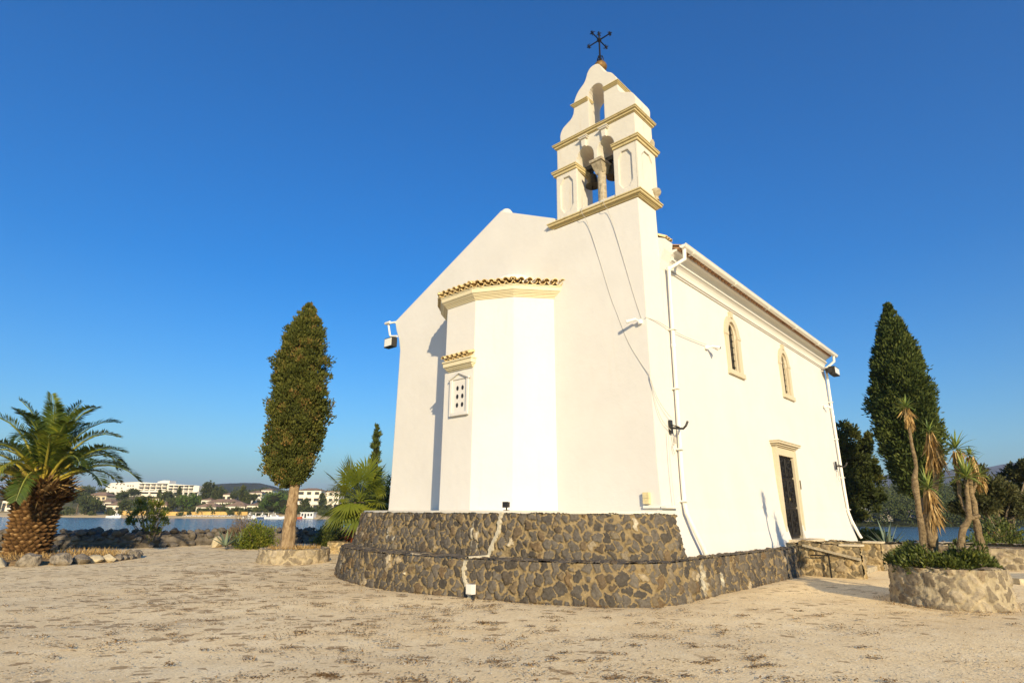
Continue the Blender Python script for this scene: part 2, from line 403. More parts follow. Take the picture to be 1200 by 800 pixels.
def rock(mb, c, r, sq=(1, 1, .75), seed=0, sub=2):
    bm = bmesh.new(); bmesh.ops.create_icosphere(bm, subdivisions=sub, radius=1)
    rr = random.Random(seed); ax = [Vector((rr.uniform(-1, 1), rr.uniform(-1, 1), rr.uniform(-1, 1))).normalized() for _ in range(12)]; hs = [rr.uniform(.5, .85) for _ in ax]
    rot = Matrix.Rotation(rr.uniform(0, 6.28), 3, 'Z')
    vs = []
    for v in bm.verts:
        p = v.co.copy()
        for a, h in zip(ax, hs):
            d = p.dot(a)
            if d > h: p -= a*(d-h)*.95
        p *= 1+.06*math.sin(p.x*7+seed)*math.cos(p.y*6)+.04*math.sin(p.z*11+p.x*9+seed*2)
        p = rot @ Vector((p.x*sq[0], p.y*sq[1], p.z*sq[2])); vs.append(Vector(c)+p*r)
    fs = [[v.index for v in f.verts] for f in bm.faces]; mb.add(vs, fs, True); bm.free()

# ================================================================== SETTING
def coast(x):
    """ground distance at which the near ground ends"""
    xs = [-400, -60, -22, -18.5, -15.5, -12.5, -9.5, -4, 6, 20, 26, 40, 400]
    ys = [14, 20, 25.5, 27.3, 30.0, 32.3, 34.5, 40, 48, 44, 40, 38, 30]
    return np.interp(x, xs, ys)
def ground_mesh():
    xs = np.concatenate([-np.geomspace(400, 30, 14), np.arange(-29, 30, .35), np.geomspace(30, 400, 14)])
    ys = np.concatenate([[-200, -60, -20], np.arange(-8, 52, .35), np.array([60, 90, 200, 700, 3000, 9000])])
    X, Y = np.meshgrid(xs, ys); c = coast(X)
    d = Y-c; Z = np.where(d < 0, 0, -np.clip(d*.8, 0, 4.0))
    near = (np.abs(X) < 30) & (Y > -8) & (d < 0)
    Z = Z+np.where(near, .012*np.sin(X*1.3+Y*.7)+.01*np.sin(Y*2.1-X*.6)+.006*np.sin(X*4.1)*np.sin(Y*3.7), 0)
    V = np.stack([X, Y, Z], -1).reshape(-1, 3); ii = np.arange(X.size).reshape(X.shape)
    F = np.stack([ii[:-1, :-1], ii[:-1, 1:], ii[1:, 1:], ii[1:, :-1]], -1).reshape(-1, 4)
    return npmesh('ground', V, F)
m, nt, b = newmat('pale_gravel_ground', .95, .12)
n_big = noise(nt, .35, 5, .6); n_mid = noise(nt, 2.2, 6, .65); n_fine = noise(nt, 38, 5, .75)
base = ramp(nt, n_mid, [(.3, (.84, .66, .385)), (.55, (.91, .74, .455)), (.75, (.94, .80, .54))])
big = ramp(nt, n_big, [(.35, (.92, .89, .85)), (.6, (1, 1, 1))]); base = mix(nt, 1.0, base, big, 'MULTIPLY')
fine = ramp(nt, n_fine, [(.3, (.74, .70, .64)), (.5, (1, .99, .97)), (.72, (1.15, 1.14, 1.12))]); base = mix(nt, 1.0, base, fine, 'MULTIPLY')
vo = nt.nodes.new('ShaderNodeTexVoronoi'); vo.inputs['Scale'].default_value = 32
tc = nt.nodes.new('ShaderNodeTexCoord'); L(nt, tc.outputs['Object'], vo.inputs['Vector'])
vc = ramp(nt, vo.outputs['Color'], [(.0, (.6, .55, .48)), (.4, (1, 1, 1)), (.9, (1.05, 1.03, 1)), (1, (1.45, 1.42, 1.35))]); base = mix(nt, .5, base, vc, 'MULTIPLY')
pn = noise(nt, 1.15, 7, .72, mapping(nt, (1, 1.2, 1)), .4); pn2 = noise(nt, .22, 3, .5)
am = nt.nodes.new('ShaderNodeMath'); am.operation = 'MULTIPLY_ADD'; L(nt, pn2, am.inputs[0]); am.inputs[1].default_value = .38; L(nt, pn, am.inputs[2])
pf = ramp(nt, am.outputs[0], [(.77, (0, 0, 0)), (.85, (.35,)*3), (.95, (.65,)*3)])
base = mix(nt, pf, base, (.36, .22, .10))
# strewn leaf litter spots, denser where the soil patches are
sp = noise(nt, 7.5, 5, .7, mapping(nt, (1, 1.15, 1)))
sa = nt.nodes.new('ShaderNodeMath'); sa.operation = 'MULTIPLY_ADD'; L(nt, pn2, sa.inputs[0]); sa.inputs[1].default_value = .30; L(nt, sp, sa.inputs[2])
sf = ramp(nt, sa.outputs[0], [(.80, (0, 0, 0)), (.84, (.6,)*3)])
base = mix(nt, sf, base, (.36, .23, .11))
tcg = nt.nodes.new('ShaderNodeTexCoord'); wn_ = nt.nodes.new('ShaderNodeTexNoise'); wn_.inputs['Scale'].default_value = 9; wn_.inputs['Detail'].default_value = 5; L(nt, tcg.outputs['Object'], wn_.inputs['Vector'])
vm = nt.nodes.new('ShaderNodeVectorMath'); vm.operation = 'SCALE'; vm.inputs['Scale'].default_value = .22; L(nt, wn_.outputs['Color'], vm.inputs[0])
va = nt.nodes.new('ShaderNodeVectorMath'); va.operation = 'ADD'; L(nt, tcg.outputs['Object'], va.inputs[0]); L(nt, vm.outputs[0], va.inputs[1])
mpg = nt.nodes.new('ShaderNodeMapping'); mpg.inputs['Scale'].default_value = (.75, 1.25, .01); L(nt, va.outputs[0], mpg.inputs['Vector'])
for vsc, lo_, hi_ in ((3.4, .16, .05), (7.0, .20, .07)):
    vb = nt.nodes.new('ShaderNodeTexVoronoi'); vb.inputs['Scale'].default_value = vsc; L(nt, mpg.outputs[0], vb.inputs['Vector'])
    sc_ = nt.nodes.new('ShaderNodeSeparateColor'); L(nt, vb.outputs['Color'], sc_.inputs[0])
    th_ = nt.nodes.new('ShaderNodeMath'); th_.operation = 'MULTIPLY_ADD'; L(nt, sc_.outputs[0], th_.inputs[0]); th_.inputs[1].default_value = .46; th_.inputs[2].default_value = -.14
    gx_ = nt.nodes.new('ShaderNodeSeparateXYZ'); L(nt, tcg.outputs['Object'], gx_.inputs[0]); gm = nt.nodes.new('ShaderNodeMapRange'); gm.inputs[1].default_value = -7; gm.inputs[2].default_value = 5; gm.inputs[3].default_value = .07; gm.inputs[4].default_value = -.09; L(nt, gx_.outputs[0], gm.inputs[0])
    pz = nt.nodes.new('ShaderNodeMath'); pz.operation = 'ADD'; L(nt, gm.outputs[0], pz.inputs[0]); L(nt, th_.outputs[0], pz.inputs[1])
    pa = nt.nodes.new('ShaderNodeMath'); pa.operation = 'MULTIPLY_ADD'; L(nt, pn2, pa.inputs[0]); pa.inputs[1].default_value = .5; L(nt, pz.outputs[0], pa.inputs[2])
    dd_ = nt.nodes.new('ShaderNodeMath'); dd_.operation = 'SUBTRACT'; L(nt, pa.outputs[0], dd_.inputs[0]); L(nt, vb.outputs['Distance'], dd_.inputs[1])
    bf = ramp(nt, dd_.outputs[0], [(lo_, (0, 0, 0)), (lo_+hi_, (.72,)*3)])
    base = mix(nt, bf, base, (.27, .165, .075))
L(nt, base, b.inputs['Base Color'])
bn = bump(nt, b, n_mid, .15, .05); bn = bump(nt, b, vo.outputs['Distance'], .3, .010, bn); bump(nt, b, n_fine, .5, .012, bn)
GROUND = m
tag(link('ground', ground_mesh(), GROUND, smooth=True), kind='structure')

m, nt, b = newmat('sea_water', .12, .5)
b.inputs['IOR'].default_value = 1.33
wn = noise(nt, .020, 3, .5, mapping(nt, (1, 3.5, 1)))
L(nt, ramp(nt, wn, [(.35, (.035, .085, .13)), (.65, (.06, .125, .17))]), b.inputs['Base Color'])
w1 = noise(nt, .9, 5, .65, mapping(nt, (.6, 1.2, 1))); w2 = noise(nt, .12, 3, .55, mapping(nt, (.6, 1.6, 1)))
bn = bump(nt, b, w1, .9, .35); bump(nt, b, w2, .6, 1.2, bn)
V = np.array([(-9000, 8, -1), (9000, 8, -1), (9000, 9500, -1), (-9000, 9500, -1)]); 
tag(link('water', npmesh('water', V, np.array([[0, 1, 2, 3]])), m), kind='structure')

def fn(x, seed=0, oct=4, f0=1.0):
    r = np.random.default_rng(seed); s = 0*x; a = 1
    for k in range(oct):
        s = s+a*np.sin(x*f0*(2.03**k)+r.uniform(0, 6.28)); a *= .5
    return s/1.9
# left far shore
def shoreL(x): return 262+6*np.sin(x*.02)+2*np.sin(x*.11)
def landL(x, y):
    d = y-shoreL(x)
    prof = np.interp(d, [-5, 0, 3, 14, 22, 60, 80, 135, 180, 400, 900], [-3, -.95, -.4, .2, 1.0, 4.6, 6.8, 11.0, 12, 15, 20])
    return prof+np.clip(d/60, 0, 1)*.6*fn(x*.05, 3)
def terrain(name, f, xs, ys, mat):
    X, Y = np.meshgrid(xs, ys); Z = f(X, Y); V = np.stack([X, Y, Z], -1).reshape(-1, 3); ii = np.arange(X.size).reshape(X.shape)
    F = np.stack([ii[:-1, :-1], ii[:-1, 1:], ii[1:, 1:], ii[1:, :-1]], -1).reshape(-1, 4)
    return tag(link(name, npmesh(name, V, F), mat, smooth=True), kind='structure')
m, nt, b = newmat('far_shore_land', .95, .1)
sx_ = nt.nodes.new('ShaderNodeSeparateXYZ'); tc = nt.nodes.new('ShaderNodeTexCoord'); L(nt, tc.outputs['Object'], sx_.inputs[0])
mr = nt.nodes.new('ShaderNodeMapRange'); mr.inputs[1].default_value = -1; mr.inputs[2].default_value = 5; L(nt, sx_.outputs[2], mr.inputs[0])
n0 = noise(nt, .08, 5, .6); g_ = ramp(nt, n0, [(.35, (.07, .075, .03)), (.65, (.20, .16, .07))])
f = ramp(nt, mr.outputs[0], [(.25, (0, 0, 0)), (.36, (1, 1, 1))]); L(nt, mix(nt, f, (.62, .47, .25), g_), b.inputs['Base Color'])
LANDM = m
terrain('far_shore', landL, np.arange(-420, 60, 6.), np.concatenate([np.arange(250, 480, 3.), np.arange(480, 1200, 40.)]), LANDM)
HILLM, nt, b = newmat('wooded_hill', .95, .05)
n0 = noise(nt, .03, 8, .7); L(nt, ramp(nt, n0, [(.35, (.030, .042, .016)), (.65, (.085, .09, .035))]), b.inputs['Base Color']); bump(nt, b, n0, 1, 14)
def hill(name, prof, Y, depth, seed):
    """ridge from photo silhouette points (px,py) at distance Y, with real depth both ways"""
    P = np.array([at(px, py, Y) for px, py in prof]); xs = np.linspace(P[0, 0], P[-1, 0], 160)
    zr = np.interp(xs, P[:, 0], P[:, 2]); zr = zr+fn(xs*.02, seed, 5, 2)*zr.max()*.012+fn(xs*.11, seed+5, 4, 2)*zr.max()*.007
    t = np.linspace(-1, 1, 25); X, T = np.meshgrid(xs, t); Yg = Y+T*depth
    Z = zr[None]*np.cos(T*PI/2)**1.1-3+fn(X*.013+T*7, seed+1, 4)*zr.max()*.04*(1-T*T)*np.where(T < 0, 1, .3)*(T != 0)
    V = np.stack([X, Yg, Z], -1).reshape(-1, 3); ii = np.arange(X.size).reshape(X.shape)
    F = np.stack([ii[:-1, :-1], ii[:-1, 1:], ii[1:, 1:], ii[1:, :-1]], -1).reshape(-1, 4)
    return tag(link(name, npmesh(name, V, F), HILLM, smooth=True), kind='structure')
hill('wooded_hill', [(-150, 560), (20, 572), (120, 577), (235, 577), (255, 571), (275, 565.5), (300, 564.5), (308, 565), (318, 571), (330, 575), (340, 574), (352, 573), (372, 576), (400, 578), (470, 580), (620, 590)], 1500, 420, 2)
hill('distant_hill', [(850, 595), (960, 568), (1000, 561), (1040, 556), (1100, 552), (1150, 548), (1200, 541), (1260, 533), (1400, 550), (1500, 590)], 3200, 1100, 5)
hill('low_wooded_hill', [(880, 596), (970, 585), (1010, 577), (1060, 572), (1110, 568), (1160, 566), (1210, 563), (1330, 570), (1420, 600)], 700, 260, 9)
def shoreR(x): return 158+.25*(x-95)+2*np.sin(x*.09)
def landR(x, y):
    d = y-shoreR(x); return np.interp(d, [-5, 0, 3, 30, 80, 300, 700], [-3, -.95, -.2, 2.0, 9, 22, 40])
terrain('far_shore_slope', landR, np.arange(40, 420, 5.), np.concatenate([np.arange(135, 330, 4.), np.arange(330, 800, 30.)]), HILLM)

# ================================================================== CHURCH
NAVE_U1 = 26.2; GV = 10.68
church = empty('church', B(11.26, 6.12, 0), 'white plastered chapel with a bell gable and tiled apse on a dark stone terrace', 'church')
side = [(5.82, .45), (5.86, .75), (5.95, 1.15), (6.02, 1.7), (6.06, 2.6), (6.12, 7.4)]
mirv = lambda v: 2*GV-v
# --- walls
w = MB(B)
sideL = [(mirv(v), z) for v, z in side][::-1]; sideL = [(v-.02, z) for v, z in sideL]
sl = (10.22-8.0)/(GV-5.95)
def slab(u0, u1, poly): w.prism(poly, lambda p, t: (t, p[0], p[1]), u0, u1)
# body with openings cut later
body = MB(B); body.prism(side+[(6.12, 7.9), (GV, 9.95), (mirv(6.12), 7.9)]+sideL, lambda p, t: (t, p[0], p[1]), 12.55, NAVE_U1)
bme = body.mesh('body'); bo = bpy.data.objects.new('body', bme); COL.objects.link(bo)
def arch_poly(u0, u1, z0, zs, zt, n=10):
    """pointed-round arch opening in (u,z)"""
    c = (u0+u1)/2; h = (u1-u0)/2
    return [(u0, z0), (u1, z0)]+[(c+h*math.cos(PI*k/n), zs+(zt-zs)*math.sin(PI*k/n)) for k in range(n+1)]
WIN = [(15.98, 16.62), (20.50, 21.14)]; ZB, ZS, ZT = 5.50, 6.55, 7.0
DOOR = (18.72, 20.08, .90, 3.33)
cut = MB(B)
for a, c in WIN: cut.prism(arch_poly(a, c, ZB, ZS, ZT), lambda p, t: (p[0], t, p[1]), 5.4, 6.75)
cut.prism([(DOOR[0], DOOR[2]-.3), (DOOR[1], DOOR[2]-.3), (DOOR[1], DOOR[3]), (DOOR[0], DOOR[3])], lambda p, t: (p[0], t, p[1]), 5.2, 6.30)
co = bpy.data.objects.new('cut', cut.mesh('cut')); COL.objects.link(co)
md = bo.modifiers.new('b', 'BOOLEAN'); md.operation = 'DIFFERENCE'; md.object = co; md.solver = 'EXACT'
bpy.context.view_layer.update(); dg = bpy.context.evaluated_depsgraph_get()
bme2 = bpy.data.meshes.new_from_object(bo.evaluated_get(dg)); bpy.data.objects.remove(bo); bpy.data.objects.remove(co)
w.add([tuple(v.co) for v in bme2.vertices], [tuple(p.vertices) for p in bme2.polygons], True)
flareL = [(mirv(6.12), 6.75), (mirv(6.12)+.10, 7.15), (mirv(6.12)+.27, 7.5), (mirv(6.12)+.38, 7.84)]
flareR = [(6.12, 7.35), (6.07, 7.6), (5.97, 7.85), (5.93, 8.1)]
front_low = side[:-1]
slab(11.26, 12.14, front_low+[(6.12, 8.93), (8.70, 8.93), (8.68, 9.28), (GV-.12, 10.18), (GV, 10.26), (GV+.12, 10.2)]+flareL[::-1]+sideL[1:])
slab(12.14, 12.55, front_low+flareR+[(6.5, 8.38), (8.0, 9.05), (GV-.12, 10.18), (GV, 10.26), (GV+.12, 10.2)]+flareL[::-1]+sideL[1:])
# parapet over the roof behind the gable
walls = w.build('wall', PLASTER, church)

# --- apse
A0 = 8.74; apts = [(0, 0), (.70, .80), (1.64, 1.26), (2.74, 1.26), (3.38, .72), (3.85, 0)]
apse = [(11.26-d, A0+v) for v, d in apts]
ctr = (11.26, A0+2.1)
def aoff(k):  # outward offset polygon
    out = []
    for i, p in enumerate(apse):
        q = []
        for a, c in ((i-1, i), (i, i+1)):
            if a < 0 or c >= len(apse): continue
            t = np.array(apse[c])-np.array(apse[a]); t = t/np.linalg.norm(t); q.append(np.array([-t[1], t[0]]))
        if len(q) == 2:
            m_ = q[0]+q[1]; m_ = m_/(m_@m_)*2; out.append((p[0]+m_[0]*k, p[1]+m_[1]*k))
        else:
            # wall ends keep u
            n_ = q[0]; t = (-n_[1], n_[0]); f = k/abs(n_[1]) if abs(n_[1]) > .2 else k
            out.append((11.26, p[1]+(-f if i == 0 else f)))
    return out
def ringprism(mb, k0, k1, z0, z1, back=11.4):
    o0 = aoff(k0); o1 = aoff(k1); P0 = o0+[(back, o0[-1][1]), (back, o0[0][1])]; P1 = o1+[(back, o1[-1][1]), (back, o1[0][1])]
    n = len(P0); mb.add([(u, v, z0) for u, v in P0]+[(u, v, z1) for u, v in P1], [tuple(range(n)), tuple(range(n, 2*n))[::-1]]+[(i, (i+1) % n, n+(i+1) % n, n+i) for i in range(n)])
a = MB(B); ringprism(a, .02, 0, 1.4, 7.0); apo = a.build('apse_wall', PLASTER, church)
a = MB(B)
for z0, z1, k0, k1 in [(6.965, 6.99, .025, .025), (6.993, 7.025, .045, .06), (7.028, 7.05, .08, .08), (7.053, 7.11, .10, .16), (7.113, 7.215, .175, .19), (7.218, 7.245, .205, .205)]: ringprism(a, k0, k1, z0, z1)
cor = a.build('apse_cornice', CREAM, church)
def halftile(mb, p, d, upv, r, ln, th=.014, open_up=False, n=8):
    """shell of half cylinder starting at p going along d"""
    p = Vector(p); d = Vector(d).normalized(); upv = (Vector(upv)-d*Vector(upv).dot(d)).normalized(); sd = d.cross(upv)
    vs = []
    for q in (0, ln):
        rr = r*(1-.12*(q > 0)) if not open_up else r
        for rad in (rr, rr-th):
            for k in range(n+1):
                a_ = PI*k/n; c_ = math.cos(a_)*rad; s_ = math.sin(a_)*rad*(1 if not open_up else -1)
                vs.append(p+d*q+sd*c_+upv*s_)
    m_ = n+1; fs = []
    for k in range(n):
        fs += [(k, k+1, 2*m_+k+1, 2*m_+k), (m_+k, 3*m_+k, 3*m_+k+1, m_+k+1), (k, m_+k, m_+k+1, k+1), (2*m_+k, 2*m_+k+1, 3*m_+k+1, 3*m_+k)]
    fs += [(0, 2*m_, 3*m_, m_), (n, m_+n, 3*m_+n, 2*m_+n)]
    mb.add(vs, fs, True)
a = MB(B); ringprism(a, .18, -.9, 7.245, 7.66); 
# plaster half dome rising over the tiles
vs = []; nn = 14; mm = 6
for j in range(mm+1):
    ph = PI/2*j/mm
    for i in range(nn+1):
        th = PI*i/nn; r_ = .85*math.cos(ph); vs.append((11.26-r_*math.sin(th)*.7, A0+1.55-r_*math.cos(th), 7.5+.52*math.sin(ph)))
a.add(vs, [(j*(nn+1)+i, j*(nn+1)+i+1, (j+1)*(nn+1)+i+1, (j+1)*(nn+1)+i) for j in range(mm) for i in range(nn)])
autosmooth(a.build('apse_roof', PLASTER, church), 50)
t = MB(); off = aoff(.25)
pr = random.Random(3)
for i in range(len(off)-1):
    p0 = np.array(off[i]); p1 = np.array(off[i+1]); Ls = np.linalg.norm(p1-p0); k = max(1, round(Ls/.205)); tt = (p1-p0)/Ls; nn_ = np.array([tt[1], -tt[0]])  # inward
    for j in range(k+1):
        for typ in (0, 1):
            if typ == 0 and j == k: continue
            q = p0+tt*Ls*((j+.5)/k if typ == 0 else min(max(j/k, .02), .98)); jx = pr.uniform(-.012, .012); jz = pr.uniform(-.008, .008)
            q = q-nn_*(jx+.02*(typ == 1))
            halftile(t, B(q[0], q[1], 7.335+jz+(0 if typ == 0 else .0)), Bd(nn_[0], nn_[1], .32+pr.uniform(-.02, .02)), (0, 0, 1), .098 if typ == 0 else .082, .75, .016, typ == 0)
t.build('apse_roof_tiles', TILE, church)

# apse window with canopy (central facet, plane u = 10.0)
UF = 11.26-1.26
aw = MB(B)
aw.prism([(11.15, 3.97), (10.52, 3.97), (10.52, 4.90), (10.835, 5.04), (11.15, 4.90)], lambda p, t: (t, p[0], p[1]), UF-.035, UF+.02)
awo = aw.build('apse_window', PLASTER, church)
fr = MB(B)
for b0, b1, c0, c1 in [(11.10, 11.19, 3.94, 4.89), (10.49, 10.57, 3.94, 4.89), (10.57, 11.10, 3.94, 4.02)]: fr.box(UF-.085, UF-.036, b0, b1, c0, c1)
fr.prism([(11.19, 4.89), (10.49, 4.89), (10.84, 5.05)], lambda p, t: (t, p[0], p[1]), UF-.06, UF-.036)
fr.prism([(11.21, 4.87), (10.84, 5.035), (10.47, 4.87), (10.47, 4.92), (10.84, 5.09), (11.21, 4.92)], lambda p, t: (t, p[0], p[1]), UF-.11, UF-.03)
fr.build('frame', PLASTER, awo)
for v, z in [(10.93, 4.66), (10.74, 4.66), (10.93, 4.44), (10.74, 4.44), (10.93, 4.22), (10.74, 4.22)]:
    ho = MB(B); ho.prism([(v+.045*math.cos(q), z+.065*math.sin(q)) for q in np.linspace(0, 2*PI, 9)[:-1]], lambda p, t: (t, p[0], p[1]), UF-.039, UF-.0345); ho.build('hole', DARK, awo)  # flat dark discs on the solid panel, shade painted as holes
cn = MB(B)
for z0, z1, k in [(5.15, 5.18, .05), (5.183, 5.215, .09), (5.218, 5.25, .12), (5.253, 5.36, .16), (5.363, 5.40, .19)]: cn.box(UF-k, UF+.01, 10.42-k*.6, 11.30+k*.6, z0, z1)
cn.prism([(UF-.16, 5.403), (UF+.01, 5.403), (UF+.01, 5.50)], lambda p, t: (p[0], t, p[1]), 10.36, 11.36)
cno = cn.build('window_canopy', CREAM, church)
t = MB()
for k in range(6):
    halftile(t, B(UF-.24, 10.42+k*.18, 5.47), Bd(1, 0, .38), (0, 0, 1), .075, .27, .014, False)
    if k < 5: halftile(t, B(UF-.22, 10.51+k*.18, 5.47), Bd(1, 0, .38), (0, 0, 1), .085, .27, .014, True)
t.build('roof_tiles', TILE, cno)

# --- bell gable
TU0, TU1 = 11.27, 12.15; TC = 7.29
def cornice(mb, v0, v1, z0, steps, u0=TU0, u1=TU1, L_=1, R_=1):
    z = z0
    for h, k in steps:
        mb.box(u0-k, u1+k, v0-k*R_, v1+k*L_, z, z+h-.003); z += h
tw = MB(B)
# piers, wall over arches (cut with two arches), upper gable cut with opening
def rect_arch_wall(mb, v0, v1, z0, z1, holes, u0, u1):
    pass
o1 = MB(B); o1.prism([(6.08, 9.12), (8.55, 9.12), (8.55, 11.36), (6.08, 11.36)], lambda p, t: (t, p[0], p[1]), TU0, TU1)
ga = [(1.16, 11.5), (1.21, 11.7), (1.22, 11.9), (1.13, 12.08), (.95, 12.17), (.80, 12.25), (.72, 12.40), (.71, 12.72), (.66, 12.86), (.56, 13.02), (.43, 13.12), (.33, 13.20), (.26, 13.34), (.22, 13.48), (.10, 13.60)]
prof = [(TC-a_, z) for a_, z in ga]+[(TC+a_, z) for a_, z in ga[::-1]]
prof = [tuple(p) for p in smooth_path(prof, 1)]
o1.prism(prof, lambda p, t: (t, p[0], p[1]), TU0+.10, TU1-.02)
x1 = o1.mesh('x1'); ob = bpy.data.objects.new('x1', x1); COL.objects.link(ob)
cut = MB(B)
for a_, c_, zt in ((6.80, 7.02, 0), ): pass
def arc(v0, v1, z0, zs, zt): return [(v0, z0), (v1, z0)]+[((v0+v1)/2+(v1-v0)/2*math.cos(PI*k/12), zs+(zt-zs)*math.sin(PI*k/12)) for k in range(13)]
P0 = arc(6.72, 7.22, 9.0, 10.72, 11.06); P1 = arc(6.55, 7.24, 9.0, 10.72, 11.06); n = len(P0); cut.add([(11.2, *p) for p in P0]+[(12.3, *p) for p in P1], [tuple(range(n)), tuple(range(n, 2*n))[::-1]]+[(i, (i+1) % n, n+(i+1) % n, n+i) for i in range(n)])
P0 = arc(7.34, 7.88, 9.0, 10.72, 11.06); P1 = arc(7.3, 8.02, 9.0, 10.72, 11.06); n = len(P0); cut.add([(11.2, *p) for p in P0]+[(12.3, *p) for p in P1], [tuple(range(n)), tuple(range(n, 2*n))[::-1]]+[(i, (i+1) % n, n+(i+1) % n, n+i) for i in range(n)])
cut.prism([(7.05, 9.0), (7.5, 9.0), (7.5, 10.5), (7.05, 10.5)], lambda p, t: (t, p[0], p[1]), 10.9, 12.6)
P0 = arc(7.02, 7.48, 11.53, 12.66, 12.95); P1 = arc(6.98, 7.66, 11.53, 12.66, 12.95); n = len(P0); cut.add([(11.2, *p) for p in P0]+[(12.3, *p) for p in P1], [tuple(range(n)), tuple(range(n, 2*n))[::-1]]+[(i, (i+1) % n, n+(i+1) % n, n+i) for i in range(n)])
co = bpy.data.objects.new('cut', cut.mesh('cut')); COL.objects.link(co)
md = ob.modifiers.new('b', 'BOOLEAN'); md.operation = 'DIFFERENCE'; md.object = co; md.solver = 'EXACT'; md.use_self = True
bpy.context.view_layer.update(); dg = bpy.context.evaluated_depsgraph_get()
mz = bpy.data.meshes.new_from_object(ob.evaluated_get(dg)); bpy.data.objects.remove(ob); bpy.data.objects.remove(co)
tw.add([tuple(v.co) for v in mz.vertices], [tuple(p.vertices) for p in mz.polygons], True)
# pier faces stand slightly proud, with sunk panels
def panel_pier(mb, v0, v1, z0, z1):
    vc = (v0+v1)/2; hw = (v1-v0)/2-.13; zb, zt = z0+.18, z1-.14; c = .11
    octo = [(vc-hw, zb+c*1.6), (vc-hw*.45, zb), (vc+hw*.45, zb), (vc+hw, zb+c*1.6), (vc+hw, zt-c*1.6), (vc+hw*.45, zt), (vc-hw*.45, zt), (vc-hw, zt-c*1.6)]
    outer = [(v0, zb+c*1.6), (v0, z0), (v1, z0), (v1, zb+c*1.6), (v1, zt-c*1.6), (v1, z1), (v0, z1), (v0, zt-c*1.6)]
    u_ = TU0-.045; ui = TU0-.004
    vs = [(u_, *p) for p in outer]+[(u_, *p) for p in octo]+[(ui, *p) for p in octo]+[(TU0+.02, *p) for p in outer]
    n = 8; fs = []
    for i in range(n):
        j = (i+1) % n; fs += [(i, j, n+j, n+i), (n+i, n+j, 2*n+j, 2*n+i), (i, 3*n+i, 3*n+j, j)]
    fs += [tuple(range(2*n, 3*n))]
    mb.add(vs, fs)
panel_pier(tw, 6.075, 6.72, 9.12, 10.5); panel_pier(tw, 7.88, 8.555, 9.12, 10.5)
# side panel on the sunny side pier
def side_panel(mb):
    uc = (TU0+TU1)/2; hw = .27; zb, zt = 9.3, 10.36; c = .11; v_ = 6.035; vi = 6.072; u0, u1 = TU0-.045, TU1
    octo = [(uc-hw, zb+c*1.6), (uc-hw*.45, zb), (uc+hw*.45, zb), (uc+hw, zb+c*1.6), (uc+hw, zt-c*1.6), (uc+hw*.45, zt), (uc-hw*.45, zt), (uc-hw, zt-c*1.6)]
    outer = [(u0, zb+c*1.6), (u0, 9.12), (u1, 9.12), (u1, zb+c*1.6), (u1, zt-c*1.6), (u1, 10.5), (u0, 10.5), (u0, zt-c*1.6)]
    vs = [(p[0], v_, p[1]) for p in outer]+[(p[0], v_, p[1]) for p in octo]+[(p[0], vi, p[1]) for p in octo]+[(p[0], 6.09, p[1]) for p in outer]
    n = 8; fs = []
    for i in range(n):
        j = (i+1) % n; fs += [(i, j, n+j, n+i), (n+i, n+j, 2*n+j, 2*n+i), (i, 3*n+i, 3*n+j, j)]
    fs += [tuple(range(2*n, 3*n))]; mb.add(vs, fs)
side_panel(tw)
# splayed jambs of upper opening + plinth under the belfry
tw.box(TU0-.02, TU1+.02, 6.055, 8.60, 9.11, 9.24)
bell_gable = tw.build('bell_gable', PLASTER_OLD, church)
def trim(name, v0, v1, z0, steps, u0=TU0, u1=TU1, mat=OCHRE, L_=1, R_=1):
    c_ = MB(B); cornice(c_, v0, v1, z0, steps, u0, u1, L_, R_); return c_.build(name, mat, bell_gable)
trim('base_cornice', 6.10, 8.72, 8.96, [(.025, .03), (.035, .055), (.06, .11), (.035, .135)])
trim('middle_cornice', 6.08, 8.555, 11.365, [(.025, .02), (.06, .05), (.035, .09), (.025, .105)])
trim('pier_capital', 6.075, 6.70, 10.47, [(.025, .03), (.075, .08), (.045, .115), (.03, .13)], L_=.4)
trim('pier_capital', 7.90, 8.555, 10.47, [(.025, .03), (.075, .08), (.045, .115), (.03, .13)], R_=.4)
trim('upper_capital', 6.575, 6.99, 12.56, [(.03, .02), (.035, .045), (.025, .07)], u0=TU0+.09, L_=.2)
trim('upper_capital', 7.52, 8.005, 12.56, [(.03, .02), (.035, .045), (.025, .07)], u0=TU0+.09, u1=TU0+.3, R_=.2)
# keystones
for vk in (6.975, 7.615):
    k = MB(B); k.prism([(vk-.055, 11.04), (vk+.055, 11.04), (vk+.075, 11.26), (vk-.075, 11.26)], lambda p, t: (t, p[0], p[1]), TU0-.07, TU0+.05)
    k.box(TU0-.11, TU0+.05, vk-.12, vk+.12, 11.262, 11.30); k.box(TU0-.13, TU0+.05, vk-.14, vk+.14, 11.302, 11.328); k.build('keystone', PLASTER_OLD, bell_gable)
# column with block capital
k = MB(B)
k.lathe((11.46, 7.24, 9.1), [(.15, 0), (.15, .1), (.118, .14), (.112, .9), (.105, 1.06)], 18)
k.add([(11.37, 7.14, 10.14), (11.62, 7.14, 10.14), (11.62, 7.36, 10.14), (11.37, 7.36, 10.14), (TU0-.04, 7.10, 10.42), (TU1-.2, 7.10, 10.42), (TU1-.2, 7.42, 10.42), (TU0-.04, 7.42, 10.42)], [(3, 2, 1, 0), (4, 5, 6, 7), (0, 1, 5, 4), (1, 2, 6, 5), (2, 3, 7, 6), (3, 0, 4, 7)])
k.box(TU0-.07, TU1-.17, 7.07, 7.45, 10.423, 10.50)
k.build('column', CAPSTONE, bell_gable)
